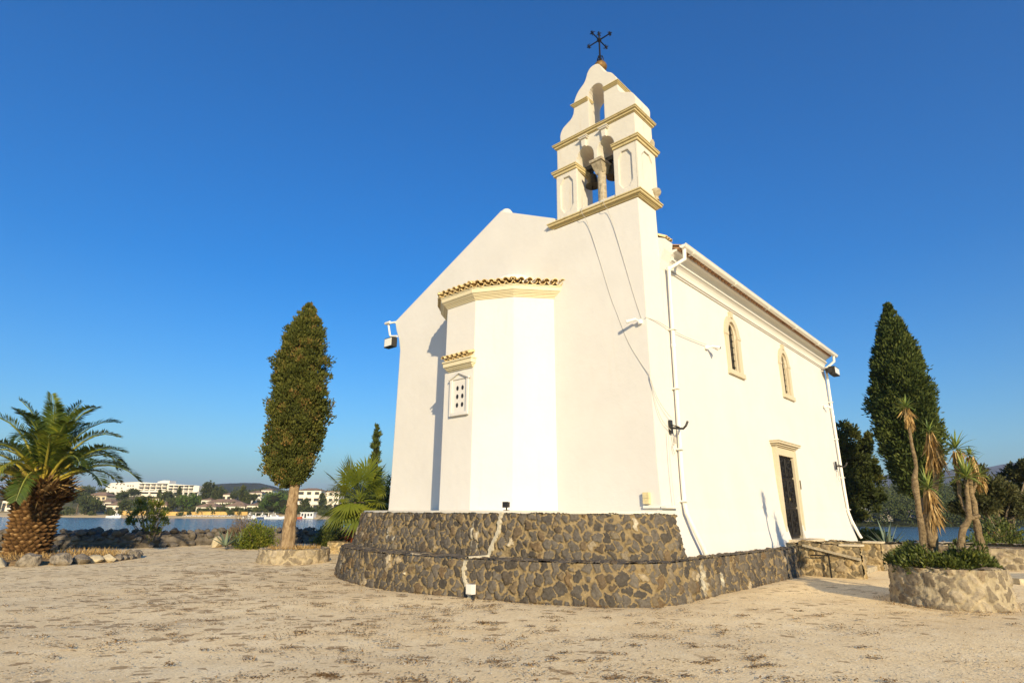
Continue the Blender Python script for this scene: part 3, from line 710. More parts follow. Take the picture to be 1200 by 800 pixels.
# stone ball ornament on the corner of the base cornice
k = MB(B); k.lathe((12.02, 6.02, 9.13), [(.08, 0), (.055, .08), (.065, .12), (.115, .17), (.135, .23), (.115, .30), (.05, .34)], 16); autosmooth(k.build('ball_ornament', CAPSTONE, bell_gable))
k = MB(B); k.lathe((12.05, 6.03, 10.71), [(.05, 0), (.06, .12), (.03, .22)], 10); k.build('finial_stub', CAPSTONE, bell_gable)
# ball and wrought iron cross
CU = 11.72
k = MB(B); k.lathe((CU, TC, 13.56), [(.13, 0), (.10, .05), (.10, .08), (.17, .14), (.19, .22), (.16, .30), (.08, .35)], 16); autosmooth(k.build('gilt_ball', GOLD, bell_gable))
cr = MB(B); zc = 14.72
cr.tube([(CU, TC, 13.88), (CU, TC, 14.2), (CU, TC, zc+.30)], [.035, .026, .02], 8)
for du, dv in ((0, 1), (1, 0)):
    cr.tube([(CU-du*.42, TC-dv*.42, zc), (CU+du*.42, TC+dv*.42, zc)], .019, 6)
def fleur(c, d):
    c = np.array(c); d = np.array(d, float)
    for q in ((0, 1, 0), (0, -1, 0), (0, 0, 1), (0, 0, -1), (1, 0, 0), (-1, 0, 0)):
        q = np.array(q, float)
        if abs(q@d) > .5: continue
        cr.tube([tuple(c-d*.10), tuple(c-d*.05+q*.055), tuple(c-d*.09+q*.085)], [.016, .014, .008], 5)
for du, dv in ((0, 1), (0, -1), (1, 0), (-1, 0)): fleur((CU+du*.42, TC+dv*.42, zc), (du, dv, 0))
fleur((CU, TC, zc+.28), (0, 0, 1))
for q in ((1, 0), (-1, 0), (0, 1), (0, -1)):
    cr.tube([(CU, TC, 14.16), (CU+q[0]*.08, TC+q[1]*.08, 14.10), (CU+q[0]*.11, TC+q[1]*.11, 13.98), (CU+q[0]*.07, TC+q[1]*.07, 13.90)], [.012, .018, .014, .012], 5)
cr.lathe((CU, TC, 13.9), [(.07, 0), (.05, .05), (.04, .12)], 8)
cr.lathe((CU, TC, zc-.07), [(.03, 0), (.065, .04), (.065, .10), (.03, .14)], 8)
cr.build('cross', IRON, bell_gable)
# bells: hang in the arches
def bell(v, z, s, label):
    e = empty('bell', B(11.74, v, z), label, 'bell', 'bells in the bell gable')
    k = MB(B); pr_ = [(.235, 0), (.225, .03), (.185, .10), (.150, .22), (.138, .32), (.115, .38), (.05, .415), (.02, .42)]; pr_ = [(a_*.92, b_*.92) for a_, b_ in pr_]
    pin = [(.02, .38), (.09, .35), (.115, .28), (.13, .18), (.165, .07), (.20, .005)]
    k.lathe((11.74, v, z), [(r_*s, h*s) for r_, h in pr_][::-1]+[(r_*s, h*s) for r_, h in pin[::-1]][0:0], 22)
    k.v and None
    autosmooth(k.build('bell_body', BRONZE, e), 45)
    k = MB(B); k.tube([(11.74, v, z+.40*s), (11.74, v, z+.56*s)], .035, 8); k.tube([(11.70, v-.08, z+.44*s), (11.70, v-.08, z+.52*s), (11.78, v+.08, z+.52*s), (11.78, v+.08, z+.44*s)], .02, 6)
    k.box(11.66, 11.82, v-.25, v+.25, z+.54*s, z+.66*s); k.tube([(11.70, v+.2, z+.6*s), (11.70, v+.26, z+.35*s), (11.68, v+.27, z+.1*s)], .015, 5); k.build('headstock', BLACKPL, e)
    k = MB(B); k.tube([(11.74, v, z+.1), (11.74, v+.01, z-.06), (11.74, v+.01, z-.10)], [.015, .02, .035], 8); k.build('clapper', IRON, e)
bell(7.71, 10.10, .95, 'dark bronze bell hanging in the left arch of the bell gable')
bell(7.04, 10.10, .95, 'dark bronze bell hanging in the right arch of the bell gable')

# --- roof (nave)
def roofside(sgn):
    us = np.arange(12.56, NAVE_U1+.12, .0275); nrow = 16
    t = []; 
    for r_ in range(nrow): t += [r_/nrow, (r_+.98)/nrow]
    t = np.array(t); v0, z0 = (5.74, 8.0); v1, z1 = (GV, 10.12)
    U_, T = np.meshgrid(us, t); row = np.floor(T*nrow+1e-6)
    Vv = v0+(v1-v0)*T; Zz = z0+(z1-z0)*T+.065*np.abs(np.sin(PI*(U_-12.56)/.22))**.8*1.0-.03*((T*nrow) % 1)+.01*np.sin(row*5.1+np.floor((U_-12.56)/.22)*2.3)
    if sgn < 0: Vv = mirv(Vv)
    X = S_[0]*U_+G_[0]*Vv; Y = S_[1]*U_+G_[1]*Vv
    P = np.stack([X, Y, Zz], -1).reshape(-1, 3); ii = np.arange(U_.size).reshape(U_.shape)
    return P, np.stack([ii[:-1, :-1], ii[:-1, 1:], ii[1:, 1:], ii[1:, :-1]], -1).reshape(-1, 4)
P1, F1_ = roofside(1); P2, F2_ = roofside(-1)
link('roof', npmesh('roof', np.concatenate([P1, P2]), np.concatenate([F1_, F2_+len(P1)])), TILE_R, church, False)
k = MB(B); k.tube([(12.5, GV, 10.12), (26.3, GV, 10.12)], .14, 10); k.build('roof_ridge', TILE_R, church)
k = MB(B); k.lathe((11.5, GV, 10.16), [(.22, 0), (.20, .10), (.13, .20), (.04, .25)], 10); k.build('gable_knob', PLASTER_OLD, church, True)
# eaves cornice along both long sides
def eaves(mv, name):
    k = MB(B); f_ = (lambda v: v) if not mv else mirv
    def ext(poly, u0=12.553, u1=NAVE_U1+.02): k.prism([(f_(p[0]), p[1]) for p in poly], lambda p, t: (t, p[0], p[1]), u0, u1)
    ext([(6.13, 7.38), (6.085, 7.38), (6.085, 7.41), (6.13, 7.41)]); ext([(6.13, 7.445), (6.08, 7.445), (6.07, 7.475), (6.13, 7.475)])
    ext([(6.13, 7.48), (6.098, 7.48), (6.085, 7.55), (6.05, 7.62), (6.0, 7.66), (5.97, 7.67), (5.97, 7.715), (6.0, 7.72), (6.13, 7.72)])
    ext([(6.13, 7.722), (6.02, 7.722), (5.99, 7.80), (5.93, 7.86), (5.84, 7.885), (5.84, 7.935), (6.13, 7.96)])
    return k.build(name, PLASTER, church)
eaves(False, 'eaves_cornice'); eaves(True, 'eaves_cornice')
t = MB()
for i in range(62):
    u_ = 12.67+i*.22
    halftile(t, B(u_, 5.75, 7.965), Bd(0, 1, .40), (0, 0, 1), .085, .4, .016, True, 6)
    halftile(t, B(u_+.11, 5.77, 7.99), Bd(0, 1, .40), (0, 0, 1), .075, .4, .016, False, 6)
t.build('eaves_tiles', TILE_R, church)
# coping tiles on the gable shoulder
t = MB()
for i in range(3): halftile(t, B(12.22+i*.12, 5.93, 8.14), Bd(0, .6, .36), (0, 0, 1), .065, .7, .014)
t.build('shoulder_tiles', TILE, church); t = MB()
for (va, za, vb_, zb_) in ((8.72, 9.36, 10.55, 10.22), ):
    for q in np.arange(0, 1, .13): halftile(t, B(11.9, va+(vb_-va)*q, za+(zb_-za)*q-.06), Bd(0, vb_-va, zb_-za), (0, 0, 1), .10, .3, .016)
t.build('coping_tiles', TILE, church)
# gutter: open half round with thickness
g = MB(B); n_ = 10; gu0, gu1 = 12.50, NAVE_U1+.22; vs = []
for uu in np.linspace(gu0, gu1, 2):
    for rad in (.088, .076):
        for k in range(n_+1):
            a_ = PI+PI*k/n_; vs.append((uu, 5.655+rad*math.cos(a_), 7.975+rad*math.sin(a_)))
m_ = n_+1; fs = []
for k in range(n_): fs += [(k, k+1, 2*m_+k+1, 2*m_+k), (m_+k, 3*m_+k, 3*m_+k+1, m_+k+1), (k, m_+k, m_+k+1, k+1), (2*m_+k, 2*m_+k+1, 3*m_+k+1, 3*m_+k)]
fs += [(0, 2*m_, 3*m_, m_), (n_, m_+n_, 3*m_+n_, 2*m_+n_), tuple(range(0, m_))[::-1], tuple(range(2*m_, 3*m_))]
g.add(vs, fs)
g.tube([(gu0, 5.567, 7.985), (gu1, 5.567, 7.985)], .014, 8)
for q in np.arange(13, 26.3, 2.7): g.box(q, q+.05, 5.56, 5.75, 7.878, 7.886); g.tube([(q, 5.565, 7.975), (q, 5.60, 7.9), (q, 5.655, 7.878)], .012, 6)
g.build('gutter', PIPE, church)
def downpipe(pts, clips, r=.05):
    k = MB(B); k.tube(pts, r, 14); o = autosmooth(k.build('downpipe', PIPE, church), 50)
    for (u, v, z) in clips: c_ = MB(B); c_.box(u-.065, u+.065, v-.065, 6.13, z-.018, z+.018); c_.build('clip', PIPE, o)
    # collars at joints
    for i in (2, 3):
        if i < len(pts): p = pts[i]; c_ = MB(B); c_.lathe((p[0], p[1], p[2]-.05), [(r+.004, 0), (r+.010, .01), (r+.010, .09), (r+.004, .10)], 14); c_.build('collar', PIPE, o)
    return o
downpipe([(12.62, 5.67, 7.90), (12.60, 5.67, 7.62), (12.38, 6.0, 7.38), (12.34, 6.01, 5.4), (12.22, 5.985, 2.6), (12.16, 5.95, 1.80), (12.12, 5.90, 1.60), (12.42, 5.75, .93), (12.50, 5.72, .76)],
         [(12.35, 5.99, 5.8), (12.28, 5.99, 4.35), (12.2, 5.96, 2.96), (12.14, 5.92, 1.84)])
downpipe([(26.12, 5.67, 7.90), (26.12, 5.68, 7.68), (26.05, 6.0, 7.42), (26.02, 6.01, 5.4), (25.95, 5.985, 2.6), (25.92, 5.96, 1.7), (25.96, 5.90, 1.4), (26.12, 5.76, .90), (26.16, 5.70, .76)],
         [(26.03, 6.0, 6.0), (26.0, 6.0, 4.5), (25.97, 5.98, 3.0), (25.94, 5.94, 1.8)])
# corner fillet strip (a bead of plaster along the quoin)
# --- windows
for a_, c_ in WIN:
    wo = MB(B)
    wo.prism(arch_poly(a_, c_, ZB, ZS, ZT), lambda p, t: (p[0], t, p[1]), 6.20, 6.24)
    wobj = wo.build('window', GLASSD, church)
    f_ = MB(B)
    inn = arch_poly(a_, c_, ZB, ZS, ZT, 16)[1:]; out = [(p[0]+(.17 if i == 0 else 0), p[1]) for i, p in enumerate(inn)]
    cc = (a_+c_)/2; h = (c_-a_)/2
    inner = [(c_, ZB)]+[(cc+h*math.cos(PI*k/16), ZS+(ZT-ZS)*math.sin(PI*k/16)) for k in range(17)]+[(a_, ZB)]
    outer = [(c_+.22, ZB)]+[(cc+(h+.22)*math.cos(PI*k/16), ZS+(ZT-ZS+.19+.05*(k == 8))*math.sin(PI*k/16)) for k in range(17)]+[(a_-.22, ZB)]
    n = len(inner); vs = []
    for vv in (6.06, 6.16): vs += [(p[0], vv, p[1]) for p in outer]+[(p[0], vv, p[1]) for p in inner]
    fs = []
    for i in range(n-1):
        fs += [(i, i+1, n+i+1, n+i), (n+i, n+i+1, 3*n+i+1, 3*n+i), (i, 2*n+i, 2*n+i+1, i+1), (2*n+i, 3*n+i, 3*n+i+1, 2*n+i+1)]
    fs += [(0, n, 3*n, 2*n), (n-1, 2*n-1, 4*n-1, 3*n-1)]
    f_.add(vs, fs)
    for zz in (ZS-.02,): f_.box(c_+.0, c_+.235, 6.045, 6.10, zz, zz+.10); f_.box(a_-.235, a_, 6.045, 6.10, zz, zz+.10)
    f_.prism([(cc-.07, ZT+.12), (cc+.07, ZT+.12), (cc+.09, ZT+.30), (cc-.09, ZT+.30)], lambda p, t: (p[0], t, p[1]), 6.03, 6.15)
    # inner order of the frame
    h2 = h-.001; inner2 = [(cc+(h-.07)*math.cos(PI*k/16), ZS+(ZT-ZS-.07)*math.sin(PI*k/16)) for k in range(17)]
    f_.box(c_-.07, c_+.001, 6.13, 6.20, ZB, ZS); f_.box(a_-.001, a_+.07, 6.13, 6.20, ZB, ZS)
    vs = [(p[0], vv, p[1]) for vv in (6.13, 6.20) for p in inner[1:-1]]+[(p[0], vv, p[1]) for vv in (6.13, 6.20) for p in inner2]; q = 17
    fs = []
    for i in range(16): fs += [(i, i+1, 2*q+i+1, 2*q+i), (2*q+i, 2*q+i+1, 3*q+i+1, 3*q+i), (q+i, 3*q+i, 3*q+i+1, q+i+1)]
    f_.add(vs, fs); f_.build('frame', SILLSTONE, wobj)
    s_ = MB(B); s_.box(a_-.25, c_+.25, 6.02, 6.20, ZB-.14, ZB-.002); s_.build('sill', SILLSTONE, wobj)
    g_ = MB(B)
    for uu in np.linspace(a_+.07, c_-.07, 5)[1:-1]: g_.tube([(uu, 6.17, ZB), (uu, 6.17, ZT-.02)], .011, 6)
    for zz in np.arange(ZB+.18, ZT-.1, .2): g_.tube([(a_+.05, 6.17, zz), (c_-.05, 6.17, zz)], .009, 6)
    g_.build('iron_grille', IRON, wobj)
# --- door
dw = MB(B); d0, d1, dz0, dz1 = DOOR; dw.box(d0, d1, 6.07, 6.12, dz0, dz1); dobj = dw.build('door', WOODD, church)
k = MB(B)
k.box(d0-.20, d0, 5.965, 6.065, dz0-.02, dz1); k.box(d1, d1+.20, 5.965, 6.065, dz0-.02, dz1); k.box(d0-.20, d1+.20, 5.965, 6.065, dz1+.002, dz1+.24)
k.box(d0-.235, d0-.10, 5.94, 6.10, dz0-.02, dz1+.24); k.box(d1+.10, d1+.235, 5.94, 6.10, dz0-.02, dz1+.24)
for z0, z1, kk in [(.242, .28, .04), (.283, .33, .09), (.333, .39, .15), (.393, .42, .17)]: k.box(d0-.22-kk, d1+.22+kk, 5.96-kk, 6.10, dz1+z0, dz1+z1)
k.build('door_frame', SILLSTONE, dobj)
k = MB(B); k.box(d0-.3, d1+.3, 5.45, 6.30, dz0-.14, dz0-.01); k.build('threshold', SILLSTONE, dobj)
k = MB(B)
for sgn, a_, c_ in ((0, d0+.03, (d0+d1)/2-.01), (1, (d0+d1)/2+.01, d1-.03)):
    for zc0, zc1 in ((dz0+.08, dz0+.85), (dz0+.93, dz0+1.75), (dz0+1.83, dz1-.08)):
        k.tube([(a_, 6.045, zc0), (c_, 6.045, zc0), (c_, 6.045, zc1), (a_, 6.045, zc1), (a_, 6.045, zc0)], .018, 5)
        for q in np.linspace(a_, c_, 6)[1:-1]: k.tube([(q, 6.045, zc0), (q, 6.045, zc1)], .011, 5)
        mid = ((a_+c_)/2, (zc0+zc1)/2)
        for rr_ in (.20, .13, .07): k.tube([(mid[0]+rr_*math.cos(x), 6.03, mid[1]+rr_*1.2*math.sin(x)) for x in np.linspace(0, 2*PI, 15)], .011, 5)
        for sx in (-1, 1):
            for sz in (-1, 1): k.tube([(mid[0]+sx*.14+.07*math.cos(x)*(1-x/9), 6.03, mid[1]+sz*.28+.07*math.sin(x)*(1-x/9)) for x in np.linspace(0, 6, 12)], .010, 5)
k.build('iron_scrollwork', IRON, dobj)
k = MB(B); k.lathe((19.42, 6.02, 2.0), [(.02, 0), (.03, .02), (.03, .06), (.02, .08)], 8); k.build('handle', BRASS, dobj)
# plaque and its small lettering
k = MB(B); k.box(20.36, 20.72, 6.02, 6.055, 2.38, 2.66); k.build('wall_plaque', BRASS, church)
k = MB(B)
for i, zz in enumerate(np.arange(2.28, 1.86, -.085)): k.box(20.44+.01*(i % 2), 20.66, 6.035, 6.052, zz-.02, zz+.012)
k.build('inscription_strip', CABLE, church)

# ================================================================== STONE TERRACE (two tiers round the chapel)
def W2(pts): return [np.array(B(u, v, 0)[:2]) for u, v in pts]
terr = empty('stone_terrace', B(8.3, 9, 0), 'two tiered dark rubble stone terrace wrapped round the foot of the white chapel', 'stone terrace')
low_b = [(13.5, 17.2), (10.8, 16.2), (9.35, 14.95), (8.65, 13.7), (8.2, 12.3), (8.10, 11.2), (8.06, 10.3), (8.15, 9.35), (8.38, 8.4), (8.65, 7.4), (9.05, 6.55), (9.65, 5.72), (10.5, 5.36), (11.8, 5.42), (16.2, 5.40), (17.3, 5.42), (18.12, 5.55)]
def shift(pts, k):
    P = [np.array(p, float) for p in pts]; out = []
    for i, p in enumerate(P):
        t = P[min(i+1, len(P)-1)]-P[max(i-1, 0)]; t /= np.linalg.norm(t); out.append(tuple(p+k*np.array([t[1], -t[0]])))
    return out
low_b2 = [tuple(p) for p in smooth_path(low_b, 2)]
# in (u,v) with the path running left to right as seen, inward is +u / +v
def inward(pts, k):
    P = [np.array(p, float) for p in pts]; out = []
    for i, p in enumerate(P):
        t = P[min(i+1, len(P)-1)]-P[max(i-1, 0)]; t /= np.linalg.norm(t); out.append(tuple(p+k*np.array([-t[1], t[0]])))
    return out
ZL = .70; ZU = 1.585
low_t = inward(low_b2, .10); low_i = inward(low_b2, 1.15)
def patch(a0, h0, ra, rh):
    return lambda a, h: np.clip(1.3-np.sqrt(((a-a0)/ra)**2+((h-h0)/rh)**2)+.35*np.sin(a*40+h*23)*np.sin(h*37), 0, 1)*.85
wl = [patch(6.2, .35, .06, .09), patch(16.6, .38, .13, .24), patch(17.5, .35, .07, .12), patch(3.9, .45, .03, .2), patch(5.0, .6, .04, .1)]
masonry_wall('lower_tier', W2(low_b2), W2(low_t), W2(low_i), -.06, ZL, MAS_DARK, terr, 1, 5, step=.017, cell=(.195, .20), whites=wl, zi=ZL+.015, mort=.027, amp=.045, asp0=1.12)
up_t = [(12.6, 16.3), (11.2, 15.9), (10.1, 15.0), (9.55, 14.0), (9.25, 12.6), (9.12, 11.0), (9.12, 9.8), (9.25, 8.6), (9.6, 7.5), (10.15, 6.6), (10.75, 6.0), (11.5, 5.86)]
up_t2 = [tuple(p) for p in smooth_path(up_t, 2)]
up_b = inward(up_t2, -.20); up_i = inward(up_t2, .14)
wl2 = [patch(5.9, .42, .05, .13), patch(6.25, .3, .03, .08), patch(9.0, .5, .012, .3), patch(9.15, .45, .012, .3)]
masonry_wall('upper_tier', W2(up_b), W2(up_t2), W2(up_i), ZL-.02, ZU-.03, MAS_DARK, terr, 1, 21, step=.017, cell=(.185, .185), whites=wl2, mort=.027, amp=.045, asp0=1.1)
# white rendered cap of the upper tier, running back under the walls
n = len(up_t2); uo = inward(up_t2, .015)
cp = MB(B); poly = [(u, v) for u, v in uo]+[(12.0, 6.5), (12.6, 14)]
cp.prism(poly, lambda p, t: (p[0], p[1], t), ZU-.028, ZU+.035); cp.build('terrace_cap', PLASTER_OLD, terr)
# pale mortar repair running down both tiers
k = MB(B)
def ribbon(pts, wds, nrm_, th=.055):
    vs = []; n_ = len(pts)
    for (u, v, z), w_ in zip(pts, wds):
        for s_ in (-1, 1):
            vs.append((u-nrm_[0]*0, v+s_*w_, z))
    front = [(a-th*1.2, b_, c_) for a, b_, c_ in vs]; allv = vs+front; m_ = len(vs); fs = []
    for i in range(n_-1):
        a_ = 2*i; fs += [(m_+a_, m_+a_+1, m_+a_+3, m_+a_+2), (a_, m_+a_, m_+a_+2, a_+2), (a_+1, a_+3, m_+a_+3, m_+a_+1)]
    fs += [(0, 1, m_+1, m_), (2*n_-2, m_+2*n_-2, m_+2*n_-1, 2*n_-1)]
    k.add(allv, fs)
pr = random.Random(9)
top = []
def uo_at(path, v):  # u of a path at given v
    P = sorted([(p[1], p[0]) for p in path]); return float(np.interp(v, [a for a, _ in P], [c_ for _, c_ in P]))
for i in range(26):
    q = i/25; z = ZU-(ZU-ZL)*q; v = 8.62+.16*q*q+.018*math.sin(q*11)+.0
    u = uo_at(up_t2, v)*(1-q)+uo_at(up_b, v)*q; top.append((u-.012, v, z))
ribbon(top, [.030+.010*math.sin(i*1.3)+pr.uniform(-.014, .014)+.012*(i/25) for i in range(26)], (1, 0))
mid_ = [(uo_at(up_b, 8.78)-.03-(.62)*q, 8.78+.02*math.sin(q*9)-.03*q, ZL+.035) for q in np.linspace(0, 1, 8)]
vs = []; 
for (u, v, z) in mid_: vs += [(u, v-.05-pr.uniform(0, .03), z-.04), (u, v-.035, z+.012), (u, v+.035, z+.012), (u, v+.05+pr.uniform(0, .03), z-.04)]
k.add(vs, [(4*i+j, 4*i+j+1, 4*i+j+5, 4*i+j+4) for i in range(7) for j in range(3)])
lo = []
for i in range(22):
    q = i/21; z = ZL*(1-q)-.02; v = 8.74+.06*math.sin(q*5)-.12*q; u = uo_at([p for p in low_t if p[0] < 9.2], v)*(1-q)+uo_at([p for p in low_b2 if p[0] < 9.2], v)*q; lo.append((u-.012, v, z))
ribbon(lo, [.036+.010*math.sin(i*1.9)+pr.uniform(-.015, .015) for i in range(22)], (1, 0))
k.build('mortar_repair', REPAIR, terr)
k = MB(B)
for P_, z_ in ((up_t2, ZU-.02),):
    pass
# white edge line at the left end of both tiers (rendered strip)

jb = empty('junction_box', B(8.1, 8.42, .12), 'small white junction box at the foot of the pale mortar repair in the terrace', 'junction box')
k = MB(B); k.box(8.15, 8.25, 8.36, 8.52, .11, .28); k.box(8.143, 8.149, 8.375, 8.505, .125, .265); k.build('box_body', PIPE, jb)
k = MB(B); k.tube([(8.2, 8.36, .11), (8.2, 8.36, -.02)], .022, 8); k.build('conduit', BLACKPL, jb)
fl = empty('ground_floodlight', B(9.33, 8.66, ZU+.04), 'small black floodlight standing on the terrace edge in front of the apse', 'floodlight')
k = MB(B); k.box(9.36, 9.42, 8.575, 8.715, ZU+.10, ZU+.21); k.box(9.345, 9.36, 8.57, 8.72, ZU+.095, ZU+.215); k.build('lamp_body', BLACKPL, fl)
k = MB(B); k.tube([(9.39, 8.64, ZU+.03), (9.39, 8.64, ZU+.12)], .015, 8); k.box(9.34, 9.44, 8.60, 8.69, ZU+.036, ZU+.046); k.build('bracket', IRON, fl)

# --- stairs at the door
st = empty('entrance_stairs', B(19.5, 4.8, 0), 'rough stone entrance steps between two low flank walls below the iron door', 'stairs')
masonry_box('landing', W2([(18.08, 5.38), (21.0, 5.38), (21.0, 6.02), (18.08, 6.02)]), -.05, .79, MAS_MID, st, 31, cell=(.24, .17))
masonry_box('flank_wall', W2([(18.06, 4.02), (18.40, 4.02), (18.40, 5.52), (18.06, 5.52)]), -.05, .77, MAS_MID, st, 41, cell=(.26, .19), z1b=.86)
masonry_box('flank_wall', W2([(20.95, 4.10), (21.35, 4.10), (21.35, 5.52), (20.95, 5.52)]), -.05, .76, MAS_MID, st, 51, cell=(.26, .22), z1b=.80)
k = MB(B); k.box(20.90, 21.40, 4.05, 4.55, .775, .825); k.build('capstone', SILLSTONE, st)
k = MB(B); k.box(18.02, 18.44, 3.98, 4.50, .785, .83); k.build('capstone', SILLSTONE, st)
k = MB(B); k.prism([(5.40, .745), (4.02, .44), (4.02, .50), (5.40, .80)], lambda p, t: (t, p[0], p[1]), 17.96, 18.06); k.build('sloping_ledge', CAPSTONE, st)
for i, (v1_, z_) in enumerate([(5.1, .63), (4.82, .47), (4.54, .31), (4.26, .15)]):
    k = MB(B); k.box(18.42, 20.94, v1_, 5.36, z_-.16, z_); k.build('step', CAPSTONE, st)
po = MB(B); po.tube([(17.9, 4.75, -.02), (17.9, 4.75, .55)], .022, 8); po.tube([(17.9, 4.75, .54), (17.9, 5.2, .53)], .016, 8); po.tube([(17.9, 4.75, .55), (17.9, 4.75, .58)], .03, 8)
tag(po.build('handrail_post', IRON, loc=B(17.9, 4.75, 0)), 'thin black iron pipe post standing against the stair flank wall', 'post')

# ================================================================== FIXTURES ON THE CHAPEL
def wallflood(loc_, base, pts, body, face, label):
    e = empty('wall_floodlight', loc_, label, 'floodlight', 'floodlights on the chapel eaves')
    return e
e = empty('wall_floodlight', B(11.2, 15.6, 7.0), 'square floodlight hanging on a bent white pipe at the left eave of the chapel', 'floodlight')
k = MB(B); k.tube([(11.22, 15.55, 7.80), (11.15, 15.80, 7.80), (11.15, 15.84, 7.74), (11.15, 15.72, 7.36), (11.15, 15.66, 7.30), (11.2, 15.38, 7.26)], .035, 10); k.tube([(11.1, 15.7, 7.80), (11.1, 15.95, 7.80)], .05, 10); k.build('mounting_pipe', PIPE, e)
k = MB(B); k.prism([(15.36, 6.88), (15.80, 6.88), (15.80, 7.20), (15.36, 7.20)], lambda p, t: (t, p[0]-.0, p[1]), 11.0, 11.2); k.build('lamp_body', BLACKPL, e)
k = MB(B); k.box(10.985, 10.998, 15.40, 15.77, 6.91, 7.17); k.build('lens', LENS, e)
e = empty('wall_floodlight', B(25.9, 6.0, 7.2), 'square black floodlight with pale glass at the far end of the chapel gutter', 'floodlight')
k = MB(B); k.prism([(25.75, 7.10), (26.45, 7.10), (26.45, 7.42), (25.75, 7.42)], lambda p, t: (p[0], t-.0, p[1]), 5.62, 5.85); k.box(25.66, 25.75, 5.7, 5.95, 7.15, 7.36); k.build('lamp_body', BLACKPL, e)
k = MB(B); k.box(25.80, 26.40, 5.608, 5.618, 7.14, 7.38); k.build('lens', LENS, e)
k = MB(B); k.tube([(25.6, 6.08, 7.3), (25.6, 5.9, 7.25), (25.85, 5.84, 7.25)], .02, 6); k.build('bracket', IRON, e)
def camera_unit(pos, d, label, two=None, mount=(0, 0, 0)):
    e = empty('security_camera', B(*pos), label, 'camera')
    dd = [d]+([two] if two else [])
    for d_ in dd:
        p = np.array(pos, float); d_ = np.array(d_, float); d_ /= np.linalg.norm(d_); q = p+np.array(mount)
        k = MB(B); k.tube([tuple(q-d_*.02), tuple(q+d_*.17)], [.036, .038], 12); k.tube([tuple(q+d_*.14), tuple(q+d_*.21)], .043, 12); k.build('camera_body', PLAIN_W, e)
        k = MB(B); k.tube([tuple(q+d_*.20), tuple(q+d_*.213)], .032, 12); k.build('lens', BLACKPL, e)
    k = MB(B); p = np.array(pos, float); k.tube([tuple(p), tuple(p+np.array(mount))], .022, 8); k.lathe(tuple(p-np.array([0, 0, .05])), [(.05, 0), (.06, .03), (.06, .09), (.03, .1)], 12); k.build('mount', PLAIN_W, e)
    return e
camera_unit((11.22, 6.24, 5.76), (-.5, .9, -.25), 'white security camera on the front corner of the chapel below the bell tower', None, (-.10, .06, .05))
camera_unit((14.34, 6.06, 5.80), (1, -.35, -.25), 'pair of small white security cameras on the long sunny wall', (.15, -1, -.35), (.08, -.13, .02))
e = camera_unit((25.1, 6.03, 5.70), (.9, -.6, -.3), 'tiny white security camera beside the far drainpipe', None, (.03, -.08, 0))
def lampbracket(pos, label):
    u, v, z = pos; e = empty('lamp_bracket', B(*pos), label, 'bracket', 'empty lamp brackets beside the drainpipes')
    k = MB(B); k.box(u-.05, u+.05, v-.05, v+.0, z-.15, z+.15); k.tube([(u, v-.02, z-.02), (u+.03, v-.3, z-.06), (u+.05, v-.36, z+.0), (u+.07, v-.40, z+.10)], .026, 8); k.tube([(u, v-.02, z+.05), (u+.02, v-.22, z-.02)], .016, 6); k.build('arm', BLACKPL, e)
    k = MB(B); k.tube([(u+.01, v-.04, z-.14), (u+.04, v-.06, z-.32), (u, v-.03, z-.45), (u+.05, v-.05, z-.6)], .009, 5); k.tube([(u+.12, v-.04, z-.2), (u+.12, v-.05, z-.36)], .02, 6); k.build('cable_end', CABLE, e)
    return e
lampbracket((11.93, 6.05, 3.43), 'dark empty lamp bracket beside the near drainpipe'); lampbracket((25.3, 6.02, 3.42), 'dark empty lamp bracket beside the far drainpipe')
def cable(name, pts, r, mat, label):
    k = MB(B); P = smooth_path(pts, 2); k.tube([tuple(p) for p in P], r, 5); o = k.build(name, mat, loc=B(*pts[0])); tag(o, label, 'cable'); return o
cable('cable', [(11.20, 7.65, 9.35), (11.07, 7.65, 9.12), (11.08, 7.64, 8.96), (11.235, 7.62, 8.88), (11.254, 7.3, 7.7), (11.255, 7.0, 6.52), (11.255, 6.88, 6.2), (11.255, 6.62, 5.38), (11.254, 6.3, 4.8), (11.24, 6.1, 4.5)], .006, CABLE, 'long dark cable from the left bell down the gable to the front corner')
cable('cable', [(11.20, 6.98, 9.9), (11.07, 6.98, 9.14), (11.08, 6.97, 8.96), (11.235, 6.94, 8.88), (11.254, 6.6, 7.4), (11.255, 6.36, 6.36), (11.254, 6.22, 5.85)], .006, CABLE, 'dark cable from the right bell down to the corner security camera')
cable('cable', [(11.22, 6.10, 5.84), (11.7, 6.045, 5.86), (12.35, 6.04, 5.80), (13.2, 6.05, 5.80), (14.3, 6.04, 5.86)], .009, CABLEW, 'pale cable strung along the long wall between the two cameras')
cable('cable', [(11.22, 6.08, 4.5), (11.3, 6.03, 4.1), (11.6, 6.01, 3.8), (11.9, 5.98, 3.62)], .008, CABLEW, 'thin cable sagging across the corner to the near lamp bracket, upper one')
cable('cable', [(11.22, 6.08, 4.45), (11.28, 6.03, 3.9), (11.5, 6.01, 3.5), (11.85, 5.99, 3.35)], .008, CABLEW, 'thin cable sagging across the corner to the near lamp bracket, lower one')
cable('cable', [(11.7, 5.985, 3.3), (11.68, 5.98, 2.4), (11.66, 5.93, 1.75)], .008, CABLEW, 'thin white cable running down beside the corner of the chapel')
k = MB(B); k.box(11.17, 11.26, 6.26, 6.40, 1.77, 1.885); k.box(11.17, 11.26, 6.26, 6.40, 1.89, 2.005); tag(k.build('meter_box', BEIGEBOX, loc=B(11.2, 6.3, 1.8)), 'small yellowed socket box on the gable just above the terrace corner', 'socket box')
